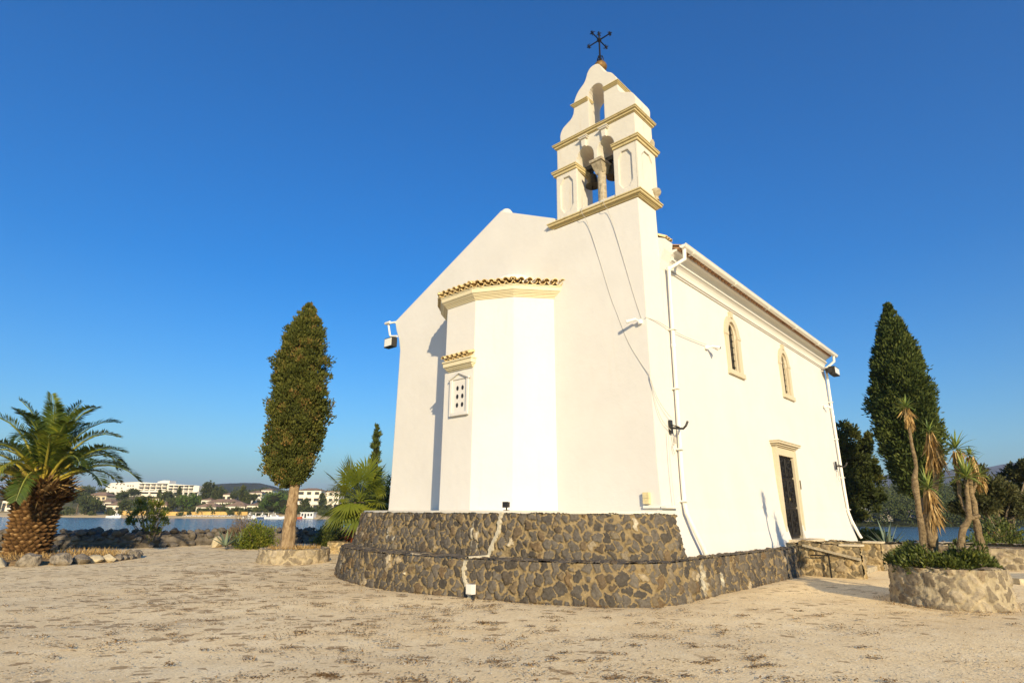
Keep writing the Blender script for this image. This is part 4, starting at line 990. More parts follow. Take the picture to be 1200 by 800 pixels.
k = MB(B); k.box(11.20, 11.26, 6.04, 6.42, 1.685, 1.735); k.box(11.2, 11.8, 5.90, 6.0, 1.685, 1.735); tag(k.build('cable_trunking', PIPE, loc=B(11.2, 6.2, 1.7)), 'white plastic cable trunking bent round the foot of the chapel corner', 'trunking')

# ================================================================== PLANTERS, ROCKS, WALLS
SOIL = mat_simple('dry_soil', (.22, .15, .08), .95, .05, 0, .4, 9, .8, .03)
def round_planter(c, R, z1, mat, label, seed, cell=(.27, .24), thick=.2, batter=.05, step=.022, squash=1.0):
    e = empty('stone_planter', (c[0], c[1], 0), label, 'planter')
    A = np.linspace(PI*.5, PI*2.5, 90); cs = [(np.cos(A), np.sin(A)*squash)]
    ring = lambda r: [np.array([c[0]+r*math.cos(a_), c[1]+r*squash*math.sin(a_)]) for a_ in A]
    masonry_wall('planter_wall', ring(R), ring(R-batter), ring(R-thick-batter), -.05, z1, mat, e, 1, seed, step=step, cell=cell, amp=.03, mort=.045)
    k = MB(); k.lathe((c[0], c[1], 0), [(R-thick, z1-.5), (R-thick, z1-.09), (.3, z1-.03), (.02, z1-.02)], 28); k.build('soil', SOIL, e)
    return e
PC = (8.24, 11.72)
round_planter(PC, .95, .66, MAS_LIGHT, 'round pale stone planter holding the yuccas, nearest on the right', 61, cell=(.25, .2))
round_planter((14.35, 22.5), 1.3, .60, MAS_LIGHT, 'round stone planter half hidden behind the yucca planter', 71, step=.035)
round_planter((16.6, 20.6), 2.3, .62, MAS_LIGHT, 'wide low stone planter at the right edge behind the yuccas', 81, step=.035)
round_planter((-7.15, 20.35), 1.12, .42, MAS_LIGHT, 'low round stone planter round the foot of the left cypress', 91, step=.028, cell=(.3, .24))
k = MB(); k.box(12.2, 15.2, 14.9, 16.3, -.05, .14); tag(k.build('stone_slab', ROCKP, loc=(13.5, 15.5, 0)), 'low pale stone slab on the gravel at the right edge', 'slab')
masonry_box('block_planter', [(-7.35, 24.6), (-6.35, 24.6), (-6.35, 25.3), (-7.35, 25.3)], -.05, .42, MAS_MID, None, 95, step=.04)
tag(bpy.data.objects['block_planter'], 'small square stone planter beneath the reddish plant beside the terrace', 'planter')

# boulders edging the palm bed
ringp = [(-16.9, 17.9, .34), (-16.1, 17.75, .33), (-15.35, 17.75, .34), (-14.75, 17.8, .26), (-14.0, 17.95, .36), (-13.35, 18.35, .32), (-13.15, 18.95, .30), (-13.1, 19.5, .24), (-12.95, 19.9, .22), (-12.95, 20.35, .17), (-12.95, 20.7, .15), (-12.95, 21.05, .16), (-13.1, 21.5, .2), (-13.35, 22.0, .22), (-13.9, 22.5, .2)]
ords = ['', 'second', 'third', 'fourth', 'fifth', 'sixth', 'seventh', 'eighth', 'ninth', 'tenth', 'eleventh', 'twelfth', 'thirteenth', 'fourteenth', 'fifteenth']
for i, (x, y, r) in enumerate(ringp[::-1]):
    k = MB(); rock(k, (x, y, r*.45), r*1.02, (1.15, .9, .78), 40+i); mt = ROCKP if i in (6, 7, 11) else ROCK
    lab = ('boulder at the very right end of the palm bed edging' if i == 0 else '%s boulder from the right end of the palm bed edging' % ords[i])
    tag(autosmooth(k.build('boulder', mt, loc=(x, y, 0)), 30), lab, 'boulder', 'boulders edging the palm bed')
k = MB(); k.lathe((-15.3, 20.4, -.25), [(2.6, 0), (2.45, .3), (1.5, .42), (.1, .45)], 26); tag(k.build('palm_bed', SOIL, smooth=True), kind='structure')

# dry rubble wall along the left shore
k = MB(); kd = random.Random(4)
path0 = [(-26, 23.2), (-21.5, 24.7), (-18.4, 26.2), (-15.6, 28.9), (-12.7, 31.2), (-9.7, 33.4), (-4, 38.6)]; k.tube([(x, y+.35, .22) for x, y in path0], .42, 8, raw=True)
path = densify([(-26, 23.2), (-21.5, 24.7), (-18.4, 26.2), (-15.6, 28.9), (-12.7, 31.2), (-9.7, 33.4), (-4, 38.6)], 62)
for i in range(len(path)):
    for lay in range(4):
        for dep in range(2):
            x, y = path[i]+np.array([kd.uniform(-.15, .15), kd.uniform(-.15, .15)+dep*.5]); r = kd.uniform(.12, .27)
            rock(k, (x, y, .10+lay*.19+kd.uniform(-.05, .05)), r, (1.2, 1, .8), i*13+lay*5+dep, 1 if dep else 2)
    if kd.random() < .5: rock(k, (path[i][0], path[i][1]-.5, .08), kd.uniform(.12, .26), (1.2, 1, .8), i+900, 1)
autosmooth(k.build('rock_wall', ROCKD, loc=(-15.5, 29, 0)), 35); tag(bpy.data.objects['rock_wall'], 'long low dry rubble wall along the shore on the left', 'rock wall')
k = MB(); rock(k, (-13.6, 28.5, .2), .42, (1.2, .6, .9), 7); tag(k.build('boulder', ROCKP, loc=(-13.6, 28.5, 0)), 'pale flat faced boulder leaning on the shore wall', 'boulder')
k = MB(); rock(k, (23.2, 29.0, .5), .55, (.8, .8, 1), 9); tag(k.build('boulder', ROCKP, loc=(23.2, 29, 0)), 'big brown boulder at the right edge beside the green bush', 'boulder')
k = MB(); kd = random.Random(8)
for i in range(90):
    x = 14+i*.35; rock(k, (x, coast(x)-.3+kd.uniform(-.5, .4), kd.uniform(-.15, .0)), kd.uniform(.2, .36), (1.2, 1, .7), i, 1)
tag(k.build('rock_edging', ROCKD, loc=(24, 40, 0)), 'dark rocks edging the shore on the right', 'rock edging')

# ================================================================== VEGETATION
def profile_fn(prof): 
    T = [p[0] for p in prof]; R_ = [p[1] for p in prof]; return lambda t: np.interp(t, T, R_)
def cypress(label, base, zc0, zc1, prof, mat, ncl, per, crad, ln, wd, trunk=None, hull=.72, lean=(0, 0), wob=.12, seed=1, name='cypress_tree', cat='tree', group=None, bark_=BARK):
    e = empty(name, (base[0], base[1], base[2] if len(base) > 2 else 0), label, cat, group); r_ = np.random.default_rng(seed)
    f = profile_fn(prof); H = zc1-zc0
    def rad(t, th): return f(t)*(1+wob*np.sin(th*3+t*9+seed)+wob*.7*np.sin(th*5-t*17+seed*2)+wob*.5*np.sin(th*2+t*31))
    def axis(t): return np.stack([base[0]+lean[0]*t, base[1]+lean[1]*t], -1)
    # area weighted heights
    tt = r_.random(ncl*4); keep = r_.random(ncl*4) < (f(tt)/max(p[1] for p in prof)*.9+.1); tt = tt[keep][:ncl]; n_ = len(tt); th = r_.random(n_)*2*PI
    sh = 1.04-(r_.random(n_)**1.3)*.42; sh = np.where(r_.random(n_) < .06, 1.07+.07*r_.random(n_), sh); rr = rad(tt, th)*sh; ax = axis(tt)
    C = np.c_[ax[:, 0]+rr*np.cos(th), ax[:, 1]+rr*np.sin(th), zc0+tt*H]
    ctr_ = np.c_[ax, zc0+tt*H-.6]
    rb = np.clip(r_.normal(.42, .27, n_), 0, 1); rb[r_.random(n_) < .06] = .97
    cr_ = crad*(.6+.8*r_.random(n_))*np.clip(f(tt)/max(p[1] for p in prof)*1.6, .35, 1)
    leafobj('crown', [clumps(C, cr_, per, ln, wd, upw=.55, outw=.6, ctr=ctr_, rbase=rb, spread=.14)], mat, e)
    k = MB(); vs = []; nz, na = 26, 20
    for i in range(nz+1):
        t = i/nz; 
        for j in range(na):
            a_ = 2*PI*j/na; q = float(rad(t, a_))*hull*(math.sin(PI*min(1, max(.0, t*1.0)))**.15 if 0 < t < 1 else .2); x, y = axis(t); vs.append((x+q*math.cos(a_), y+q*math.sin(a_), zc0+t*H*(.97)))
    k.add(vs, [(i*na+j, i*na+(j+1) % na, (i+1)*na+(j+1) % na, (i+1)*na+j) for i in range(nz) for j in range(na)], True); k.build('crown_shade_hull', HULL, e, True)  # closed dark hull blocks see-through and puts shade in the crown gaps
    if trunk:
        P_ = densify(np.array([[*p, q] for p, q in trunk]), 30); r2 = np.random.default_rng(seed+50); P_[1:, :2] += r2.normal(0, .006, (29, 2)); P_[0, 3] *= 1.15
        k = MB(); k.tube([tuple(p[:3]) for p in P_], [float(p[3]) for p in P_], 22, raw=True)
        vv = []
        for i_, p in enumerate(k.v):
            ring, a_i = divmod(i_, 22); c_ = P_[ring]; a2 = a_i*2*PI/22; f_ = 1+.10*math.sin(a2*3+ring*.16)+.06*math.sin(a2*7-ring*.3)+float(r2.normal(0, .025)); vv.append((c_[0]+(p[0]-c_[0])*f_, c_[1]+(p[1]-c_[1])*f_, p[2]))
        k.v = vv; k.build('trunk', bark_, e, True)
        for t_ in ((.35, 1.2), (.55, 4.1), (.72, 2.6)):
            i_ = int(t_[0]*29); c_ = P_[i_]; k = MB(); a2 = t_[1]; k.tube([(c_[0]+c_[3]*.6*math.cos(a2), c_[1]+c_[3]*.6*math.sin(a2), c_[2]), (c_[0]+c_[3]*1.35*math.cos(a2), c_[1]+c_[3]*1.35*math.sin(a2), c_[2]+.05)], [c_[3]*.3, c_[3]*.2], 7, raw=True); k.build('branch_stub', bark_, e, True)
    return e
# left cypress in the round planter
bx, by = -7.33, 20.2
lprof = [(0, 0.168), (0.03, 0.378), (0.09, 0.622), (0.21, 0.806), (0.35, 0.89), (0.5, 0.823), (0.65, 0.781), (0.74, 0.672), (0.82, 0.554), (0.88, 0.454), (0.94, 0.286), (0.98, 0.134), (1, 0.025)]
def tr(px, py): return tuple(at(px, py, by))
cypress('tall cypress with a bare pale trunk in the low planter on the left', (at(346, 500, by)[0], by, .35), at(345, 572, by)[2], at(355, 357, by)[2], lprof, CYP, 1500, 46, .165, .095, .046,
        trunk=[((at(336, 646, by)[0], by, .3), .34), ((at(336, 640, by)[0], by, .55), .24), ((at(338, 620, by)[0], by, 1.15), .19), ((at(343, 590, by)[0], by, 2.0), .165), ((at(346, 570, by)[0], by, 2.6), .155), ((at(349, 555, by)[0], by, 3.1), .13)], lean=(.02, 0), seed=3, wob=.12, hull=.60)
# right cypress
ry = 33.0
rprof = [(0, 0.258), (0.05, 0.645), (0.12, 0.946), (0.22, 1.161), (0.34, 1.273), (0.45, 1.29), (0.55, 1.204), (0.66, 1.032), (0.76, 0.791), (0.85, 0.55), (0.92, 0.344), (0.97, 0.172), (1, 0.034)]
cypress('great dark cypress rising behind the yuccas on the right', (at(1072, 560, ry)[0], ry, 0), at(1066, 584, ry)[2], at(1046, 358, ry)[2], rprof, CYPR, 1900, 46, .32, .20, .085,
        trunk=[((at(1090, 636, ry)[0], ry, 0), .35), ((at(1088, 600, ry)[0], ry, 1.7), .28), ((at(1080, 570, ry)[0], ry, 3.2), .25)], lean=(.30, 0), seed=8, wob=.12, bark_=BARK2)
# slim young cypress by the fan palm
cy = 31
cypress('slim young cypress spike beside the fan palm', (at(435, 600, cy)[0], cy, 0), .4, at(433, 497, cy)[2], [(0, .45), (.5, .30), (.66, .16), (.76, .19), (.9, .12), (1, .02)], CYPR, 220, 40, .16, .16, .05, seed=12, wob=.2)

def tree(name, label, base, lobes, mat, per=90, ln=.3, wd=.12, ncl=14, trunk_r=.2, cat='tree', group=None, seed=0, crad=.42, bark_=BARK2, hull=.0, tz=None, fork=True):
    """lobes: (x,y,z,rx,rz) world"""
    r_ = np.random.default_rng(seed); e = empty(name, base, label, cat, group); parts = []
    for (x, y, z, rx, rz) in lobes:
        n_ = ncl; d = nrm(r_.normal(size=(n_, 3))); s_ = r_.random((n_, 1))**.45
        C = np.array([x, y, z])+d*s_*np.array([rx, rx, rz]); rb = np.clip(r_.normal(.45, .22, n_), 0, 1)
        parts.append(clumps(C, np.full(n_, crad*rx)*(.6+.8*r_.random(n_)), per, ln, wd, .25, .5, np.array([[x, y, z-rz*.5]]), rb))
    leafobj('crown', parts, mat, e)
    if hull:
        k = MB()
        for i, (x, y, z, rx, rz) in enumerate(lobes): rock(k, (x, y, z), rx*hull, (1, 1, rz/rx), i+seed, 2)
        k.build('crown_shade_hull', HULL, e, True)  # solid dark lumps standing for shade within the crown
    if trunk_r:
        k = MB(); zt = min(l[2] for l in lobes)
        for i, (x, y, z, rx, rz) in enumerate(lobes if fork else lobes[:1]):
            m_ = (base[0]*.65+x*.35, base[1]*.65+y*.35, base[2]+(zt-base[2])*.75)
            k.tube([(base[0]+i*.05, base[1], base[2]-.1), m_, (x, y, z-rz*.1)], [trunk_r, trunk_r*.65, trunk_r*.2], 7, raw=True)
        k.build('trunk', bark_, e, True)
    return e
def lob(Y, *ps):
    out = []
    for px, py, rp, rq in ps[0:]:
        p = at(px, py, Y+random.uniform(-.6, .6)); s_ = Y/707; out.append((p[0], p[1], p[2], rp*s_, rq*s_))
    return out
tree('broadleaf_tree', 'dark ragged tree behind the far corner of the chapel', (at(985, 640, 40)[0], 40, 0), lob(40, (990, 508, 13, 15), (1002, 530, 17, 15), (985, 545, 18, 20), (1014, 520, 9, 12), (1010, 560, 20, 18), (990, 580, 20, 16), (1022, 552, 10, 10), (1022, 585, 13, 13), (1000, 602, 15, 8), (994, 562, 16, 18), (1008, 575, 14, 16), (986, 525, 12, 16), (1012, 545, 14, 12)), TREE, 80, .21, .10, 26, .15, seed=4, crad=.30, bark_=HULL)
tree('pine_tree', 'olive toned leaning tree at the right edge by the water', (at(1178, 645, 31)[0], 31, 0), lob(31, (1150, 560, 14, 11), (1135, 575, 14, 12), (1165, 572, 18, 15), (1190, 560, 16, 16), (1200, 580, 18, 16), (1125, 595, 11, 9), (1150, 592, 16, 9), (1175, 598, 16, 9), (1205, 548, 13, 12), (1140, 583, 14, 10), (1160, 585, 16, 10), (1185, 580, 16, 12), (1200, 598, 14, 9)), TREE2, 85, .18, .08, 24, .11, seed=5, crad=.30)

def bush(name, label, c, R, h, mat, nleaf=1600, ln=.12, wd=.05, seed=0, cat='bush', ncl=40, extra=None, spread=.4):
    r_ = np.random.default_rng(seed); e = empty(name, c, label, cat)
    d = nrm(r_.normal(size=(ncl, 3))); d[:, 2] = np.abs(d[:, 2]); C = np.array(c)+d*(r_.random((ncl, 1))**.5)*np.array([R, R*.8, h])
    leafobj('foliage', [clumps(C, np.full(ncl, .28*R+.05), nleaf//ncl, ln, wd, .35, .5, np.array([c]), np.clip(r_.normal(.5, .25, ncl), 0, 1), spread)], mat, e)
    k = MB()
    for i in range(7):
        a_ = i*.9; k.tube([(c[0], c[1], c[2]-.05), (c[0]+R*.4*math.cos(a_), c[1]+R*.4*math.sin(a_), c[2]+h*.45), (c[0]+R*.7*math.cos(a_), c[1]+R*.7*math.sin(a_), c[2]+h*.75)], [.03, .02, .008], 5, raw=True)
    k.build('stem', BARK2, e)
    return e
# ivy like shrub filling the yucca planter
r_ = np.random.default_rng(5); e = empty('trailing_shrub', (PC[0], PC[1], .6), 'low dark green trailing shrub filling the nearest round planter', 'shrub')
n_ = 190; a_ = r_.random(n_)*2*PI; q = np.sqrt(r_.random(n_))*.80; hh_ = .20*np.maximum(0, np.sin(a_*2+1.2+q*4))+.10*np.maximum(0, np.sin(a_*5+q*9)); C = np.c_[PC[0]-.08+q*np.cos(a_), PC[1]+q*np.sin(a_), .62+(1-q*q)*.16*r_.random(n_)+hh_*r_.random(n_)*1.2]
leafobj('foliage', [clumps(C, np.full(n_, .12), 75, .075, .034, .45, .6, np.array([[PC[0], PC[1], .3]]), np.clip(r_.normal(.5, .25, n_), 0, 1), .4)], IVY, e)
k = MB(); 
for i in range(9): k.tube([(PC[0]+.1*math.cos(i), PC[1]+.1*math.sin(i), .6), (PC[0]+.75*math.cos(i*.7), PC[1]+.75*math.sin(i*.7), .74)], .012, 5, raw=True)
k.build('stem', BARK2, e)

def sword_rosette(c, n_, ln, wd, mat, name, parent, el0=-.35, el1=1.45, seed=0, bendk=.15, seg=3, rb=None, axis=None):
    r_ = np.random.default_rng(seed); az_ = np.arange(n_)*2.39996+r_.normal(0, .15, n_); el = el0+(el1-el0)*(np.arange(n_)+.5)/n_+r_.normal(0, .08, n_)
    L_ = ln*(.8+.35*r_.random(n_)); V = []; F = []; R_ = []
    prof = [.55, 1.0, .85, .45, .03][:seg+2]
    if seg == 3: prof = [.5, 1.0, .75, .4, .03]
    m_ = len(prof)
    for i in range(n_):
        d = np.array([math.cos(az_[i])*math.cos(el[i]), math.sin(az_[i])*math.cos(el[i]), math.sin(el[i])]); sd = nrm(np.cross(d, [0, 0, 1.])+1e-6); p = np.array(c, float)+d*.02; o = len(V); rn_ = np.clip(r_.random() if rb is None else rb+r_.normal(0, .15), 0, 1); up_ = np.cross(sd, d)
        for j in range(m_):
            w_ = wd*prof[j]*.5; V += [p-sd*w_+up_*w_*.5, p, p+sd*w_+up_*w_*.5]; R_ += [rn_]*3
            if j < m_-1:
                F += [(o+3*j, o+3*j+1, o+3*j+4, o+3*j+3), (o+3*j+1, o+3*j+2, o+3*j+5, o+3*j+4)]
                d = nrm(d+np.array([0, 0, -bendk*(j+1)*math.cos(el[i])*.5])); p = p+d*L_[i]/(m_-1)
    return link(name, npmesh(name, np.array(V), np.array(F), {'rn': np.array(R_)}), mat, parent)
def yucca(label, trunks, heads, seed):
    """trunks: list of [(px,py,Y,r)...]; heads: (px,py,Y,leaflen,n,skirt_len_px)"""
    t0 = trunks[0][0]; b0 = at(*t0[:3]); e = empty('yucca_tree', (b0[0], b0[1], .6), label, 'yucca', 'yuccas in the round planter')
    for tr_ in trunks:
        P = [at(px, py, Y) for px, py, Y, _ in tr_]; R_ = [q[3] for q in tr_]
        PP = densify(np.c_[np.array(P), R_], 14); rr_ = np.random.default_rng(seed); PP[1:-1, :2] += rr_.normal(0, .008, (12, 2)); PP[:, 3] *= 1+rr_.normal(0, .07, 14)
        k = MB(); k.tube([tuple(p[:3]) for p in PP], [float(x)*.78 for x in PP[:, 3]], 12, raw=True); k.build('trunk', YBARK, e, True)
    for i, (px, py, Y, ln, n_, sk, skr) in enumerate(heads):
        c = at(px, py, Y)
        if n_: sword_rosette(c, n_, ln, .042, YUC, 'leaf_rosette', e, seed=seed*10+i, bendk=.12)
        if sk:
            r_ = np.random.default_rng(seed*7+i); m_ = int(110*sk/20); t_ = r_.random(m_); a_ = r_.random(m_)*2*PI; s_ = Y/707
            C = np.array(c)+np.c_[.05*np.cos(a_), .05*np.sin(a_), -t_*sk*s_*.55]
            D = np.c_[np.cos(a_)*skr*.55, np.sin(a_)*skr*.55, -np.ones(m_)]+r_.normal(0, .10, (m_, 3))*np.where(r_.random((m_, 1)) < .15, 3, 1)
            leafobj('dead_leaf_skirt', [leaves(C, D, .5*sk*s_*(.5+.7*r_.random(m_)), .032, r_.random(m_))], DRY, e)
    return e
yucca('tall thin yucca with a small green tuft on top, left in the round planter', [[(1083, 652, 11.9, .095), (1080, 620, 11.9, .08), (1075, 583, 11.9, .06), (1071, 561, 11.9, .085), (1075, 553, 11.9, .045), (1073, 540, 11.9, .04), (1068, 518, 11.9, .036), (1063, 485, 11.9, .035)]], [(1062, 477, 11.9, .26, 30, 30, .16)], 1)
yucca('stout yucca hung with masses of dead straw coloured leaves', [[(1094, 652, 12.1, .11), (1092, 620, 12.1, .10), (1094, 590, 12.1, .075), (1097, 560, 12.1, .06), (1094, 530, 12.1, .05), (1089, 512, 12.1, .05)], [(1092, 640, 12.0, .09), (1087, 610, 12.0, .075), (1087, 575, 12.0, .06)]],
      [(1089, 505, 12.1, .26, 12, 56, .34), (1087, 571, 11.95, .46, 20, 50, .26)], 2)
yucca('forked pale yucca with the widest bright green rosette', [[(1123, 652, 11.5, .085), (1128, 625, 11.5, .075), (1136, 606, 11.5, .07), (1134, 585, 11.5, .048), (1132, 562, 11.5, .045)], [(1135, 607, 11.5, .05), (1128, 590, 11.6, .04), (1122, 560, 11.7, .04), (1120, 530, 11.7, .035)], [(1137, 607, 11.5, .045), (1147, 604, 11.55, .04)]],
      [(1132, 559, 11.5, .50, 44, 0, 0), (1120, 526, 11.7, .40, 32, 34, .2)], 3)
yucca('yucca with a flaky yellowish trunk and small half dry head, right in the planter', [[(1152, 655, 11.7, .12), (1148, 630, 11.7, .085), (1143, 600, 11.7, .075), (1139, 575, 11.7, .065), (1136, 555, 11.7, .04), (1137, 535, 11.7, .03)], [(1140, 578, 11.7, .035), (1147, 560, 11.7, .025)]],
      [(1137, 533, 11.7, .16, 22, 26, .15), (1148, 556, 11.7, .2, 20, 22, .3)], 4)

def agave(label, c, ln, wd, n_, seed, group=None):
    e = empty('agave', c, label, 'agave', group); sword_rosette((c[0], c[1], c[2]+.1), n_, ln, wd, AGV, 'leaf_rosette', e, el0=.15, el1=1.35, seed=seed, bendk=.03); return e
a_ = at(1040, 637, 26); agave('spiky grey green agave behind the stair pier on the right', (a_[0], 26, 0), 1.25, .16, 22, 3)
a_ = at(264, 640, 26.6); agave('grey green agave at the left of two by the shore wall', (a_[0], 26.6, 0), .85, .12, 14, 4); 
a_ = at(280, 640, 27.2); agave('smaller grey green agave touching the round bush', (a_[0], 27.2, 0), .8, .11, 12, 5)
def bat(px, Y): return (at(px, 640, Y)[0], Y, 0)
bush('round_bush', 'rounded yellow green bush by the shore wall on the left', bat(299, 27.5), .85, 1.0, BUSH, 6000, .11, .05, 21, ncl=90)
bush('dry_bush', 'greyish brown twiggy bush behind the yellow green one', bat(284, 28.3), .75, 1.35, BUSHB, 4500, .10, .025, 22, ncl=80)
bush('dark_bush', 'dark round bush in shade below the fan palm', bat(387, 28), .75, .95, IVY, 4200, .12, .05, 23, ncl=60)
bush('dark_hedge', 'dark green shrub pressed against the left wall of the chapel', (at(452, 600, 27)[0]-.1, 28.5, 0), 1.2, 3.2, CYPR, 7000, .2, .07, 24, ncl=90)
bush('broad_bush', 'broad dark green bush by the right shore, left of the boulder', bat(1172, 29), 1.2, 1.3, IVY, 5200, .14, .06, 25, ncl=80)
bush('low_bush', 'low dark bush on the shore right behind the agave', bat(1016, 38), 1.3, .55, IVY, 3500, .2, .08, 26, ncl=60)
bush('low_green_bush', 'small green bush low behind the yucca trunks', bat(1150, 24), .9, .75, BUSH, 3000, .12, .05, 27, ncl=50)
# open branched shrub in front of the bay
Y = 28.0; sb = bat(176, Y); e = empty('open_shrub', sb, 'open branched oleander shrub standing on the shore wall in front of the bay', 'shrub')
parts = []; k = MB(); r_ = np.random.default_rng(31)
for (px, py, rp) in [(160, 603, 5), (166, 598, 5), (172, 592, 6), (181, 590, 6), (186, 598, 6), (190, 604, 5), (155, 612, 4), (152, 609, 3), (193, 612, 4), (175, 604, 6), (183, 610, 5), (168, 612, 5), (176, 618, 7), (183, 621, 6), (169, 622, 6), (188, 592, 3), (163, 590, 3)]:
    p = at(px, py, Y); C = p+r_.normal(0, rp*Y/707*.5, (7, 3)); parts.append(clumps(C, np.full(7, rp*Y/707*.5), 13, .17, .05, .3, .5, np.array([sb]), np.clip(r_.normal(.5, .3, 7), 0, 1), .4)); k.tube([(sb[0], sb[1], 0), tuple((p+np.array(sb))/2+r_.normal(0, .06, 3)), tuple(p)], [.05, .03, .01], 5, raw=True)
leafobj('foliage', parts, BUSH, e); k.build('stem', BARK2, e)
# reddish plant
e = empty('red_leaved_plant', (at(411, 620, 24)[0], 24.9, .4), 'upright plant with rust red leaves beside the terrace', 'plant')
for i, dx in enumerate((-.15, .12)): sword_rosette((e.location[0]+dx, 24.9, .55+i*.2), 34, .55, .10, REDP, 'leaf_rosette', e, el0=-.1, el1=1.5, seed=50+i, bendk=.3)
sword_rosette((e.location[0]+.05, 24.9, 1.15), 30, .42, .09, REDP, 'leaf_rosette', e, el0=-.1, el1=1.5, seed=55, bendk=.3)
k = MB(); k.tube([(e.location[0], 24.9, .3), (e.location[0], 24.9, 1.3)], .05, 7, raw=True); k.build('stem', BARK2, e)

# --- fan palm
FY = 25.0; fb = (at(420, 620, FY)[0], FY, 0); e = empty('fan_palm', fb, 'bushy green fan palm between the left cypress and the chapel', 'palm')
k = MB(); k.tube([(fb[0], FY, 0), (fb[0]-.05, FY, .8), (fb[0]-.05, FY, 2.0)], [.30, .27, .22], 14, raw=True); k.build('trunk', BARK2, e, True)
fanc = np.array([fb[0]-.05, FY, 2.15])
def fan(parent, hub0, d, plen, R_, seed):
    r_ = np.random.default_rng(seed); d = nrm(np.array(d, float)); hub = hub0+d*plen+np.array([0, 0, -.08*plen]); d_p = d; 
    sd = nrm(np.cross(d, [0, 0, 1.])+1e-6); d = nrm(d+np.array([0, 0, -.9*max(0, .75-d[2])])) ; up_ = nrm(np.cross(sd, d)); n_ = 26; th = np.linspace(-2.1, 2.1, n_)+r_.normal(0, .02, n_)
    tilt = .55; V = []; F = []; R__ = []; rb = float(np.clip(r_.normal(.5, .22), 0, 1))
    for i in range(n_):
        q = d*math.cos(th[i])+sd*math.sin(th[i]); q = nrm(q+up_*.25*math.cos(th[i])-np.array([0, 0, .18])); s2 = nrm(np.cross(q, up_)); L_ = R_*(.82+.18*math.cos(th[i]))*(.95+.1*r_.random()); w_ = L_*.040; o = len(V)
        dr = np.array([0, 0, -.10*R_*r_.random()-.05*R_])
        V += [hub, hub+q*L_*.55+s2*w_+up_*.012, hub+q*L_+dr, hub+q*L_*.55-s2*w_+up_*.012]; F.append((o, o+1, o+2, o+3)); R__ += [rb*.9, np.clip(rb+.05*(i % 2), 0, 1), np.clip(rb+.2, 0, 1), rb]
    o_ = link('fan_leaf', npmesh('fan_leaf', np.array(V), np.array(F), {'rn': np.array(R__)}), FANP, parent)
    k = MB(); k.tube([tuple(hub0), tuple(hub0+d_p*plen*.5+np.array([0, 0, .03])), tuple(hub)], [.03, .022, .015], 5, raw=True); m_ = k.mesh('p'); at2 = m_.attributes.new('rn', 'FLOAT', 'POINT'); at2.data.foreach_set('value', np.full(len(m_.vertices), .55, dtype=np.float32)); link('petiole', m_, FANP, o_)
for i in range(32):
    a_ = i*2.39996+.6; el = math.radians(72-110*(i+.5)/32); d = (math.cos(a_)*math.cos(el), math.sin(a_)*math.cos(el), math.sin(el)); fan(e, fanc+np.array([0, 0, -.3*(i/32)]), d, 1.05-.25*(i/32)+.1*math.sin(i), 1.02, 100+i)

# --- date palm
DP = np.array([-16.2, 20.6, 0.]); e = empty('date_palm', tuple(DP), 'squat date palm with a pineapple like scaly trunk at the left edge', 'palm')
rad = lambda z: float(np.interp(z, [0, .4, .9, 1.4, 1.8, 2.1, 2.4, 2.65], [.56, .60, .62, .61, .67, .80, .64, .35]))
k = MB(); k.lathe(tuple(DP), [(rad(z)*.93, z) for z in np.linspace(0, 2.65, 22)], 30); k.build('trunk', HULLB, e, True)
V = []; F = []; R_ = []; r_ = np.random.default_rng(77); row = 0; z = .08
while z < 2.35:
    n_ = 19
    for i in range(n_):
        a_ = 2*PI*(i+.5*(row % 2))/n_+r_.normal(0, .035)+row*.03; rr_ = rad(z); o = len(V)
        rx = np.array([math.cos(a_), math.sin(a_), 0]); tx = np.array([-math.sin(a_), math.cos(a_), 0]); c = DP+rx*rr_*.95+np.array([0, 0, z+r_.normal(0, .014)]); h_ = .085*r_.uniform(.8, 1.15); w_ = PI*rr_/n_*r_.uniform(.8, 1.1); out = .07+.14*r_.random()
        ap = c+rx*out+np.array([0, 0, .06]); ap2 = ap+tx*w_*.30; ap1 = ap-tx*w_*.30
        V += [c-np.array([0, 0, h_]), c+tx*w_, c+np.array([0, 0, h_]), c-tx*w_, ap1, ap2]; rn_ = r_.random()
        F += [(o, o+1, o+5), (o, o+5, o+4), (o, o+4, o+3), (o+1, o+2, o+5), (o+2, o+4, o+5), (o+2, o+3, o+4)]; R_ += [0, rn_*.15, rn_*.4, rn_*.15, .30+.6*rn_, .30+.6*rn_]  # scale bases coloured dark for shaded gaps, tips light as if lit
    z += .118; row += 1
link('leaf_base_scales', npmesh('s', np.array(V), np.array(F), {'rn': np.array(R_)}), PBARK, e)
# ragged cut stubs under the crown
n_ = 120; a_ = r_.random(n_)*2*PI; zz = 1.75+r_.random(n_)*.75; rr_ = np.array([rad(z_) for z_ in zz]); C = DP+np.c_[rr_*.9*np.cos(a_), rr_*.9*np.sin(a_), zz]
stub = []
for s_ in (1, -1): stub.append(leaves(C, np.c_[np.cos(a_), np.sin(a_), .35+zz-1.8+r_.normal(0, .25, n_)], .30+.35*r_.random(n_), .15, r_.random(n_), side=np.c_[np.zeros(n_), np.zeros(n_), np.ones(n_)*s_], fold=.35))
leafobj('cut_leaf_stubs', stub, PBARK, e)
fibC = DP+np.c_[.35*np.cos(a_), .35*np.sin(a_), 2.15+.45*r_.random(n_)]
leafobj('fibre', [leaves(fibC, np.c_[np.cos(a_), np.sin(a_), r_.normal(0, .6, n_)], .7+.3*r_.random(n_), .05, r_.random(n_))], DRY, e)
cc = DP+np.array([0, 0, 2.40])
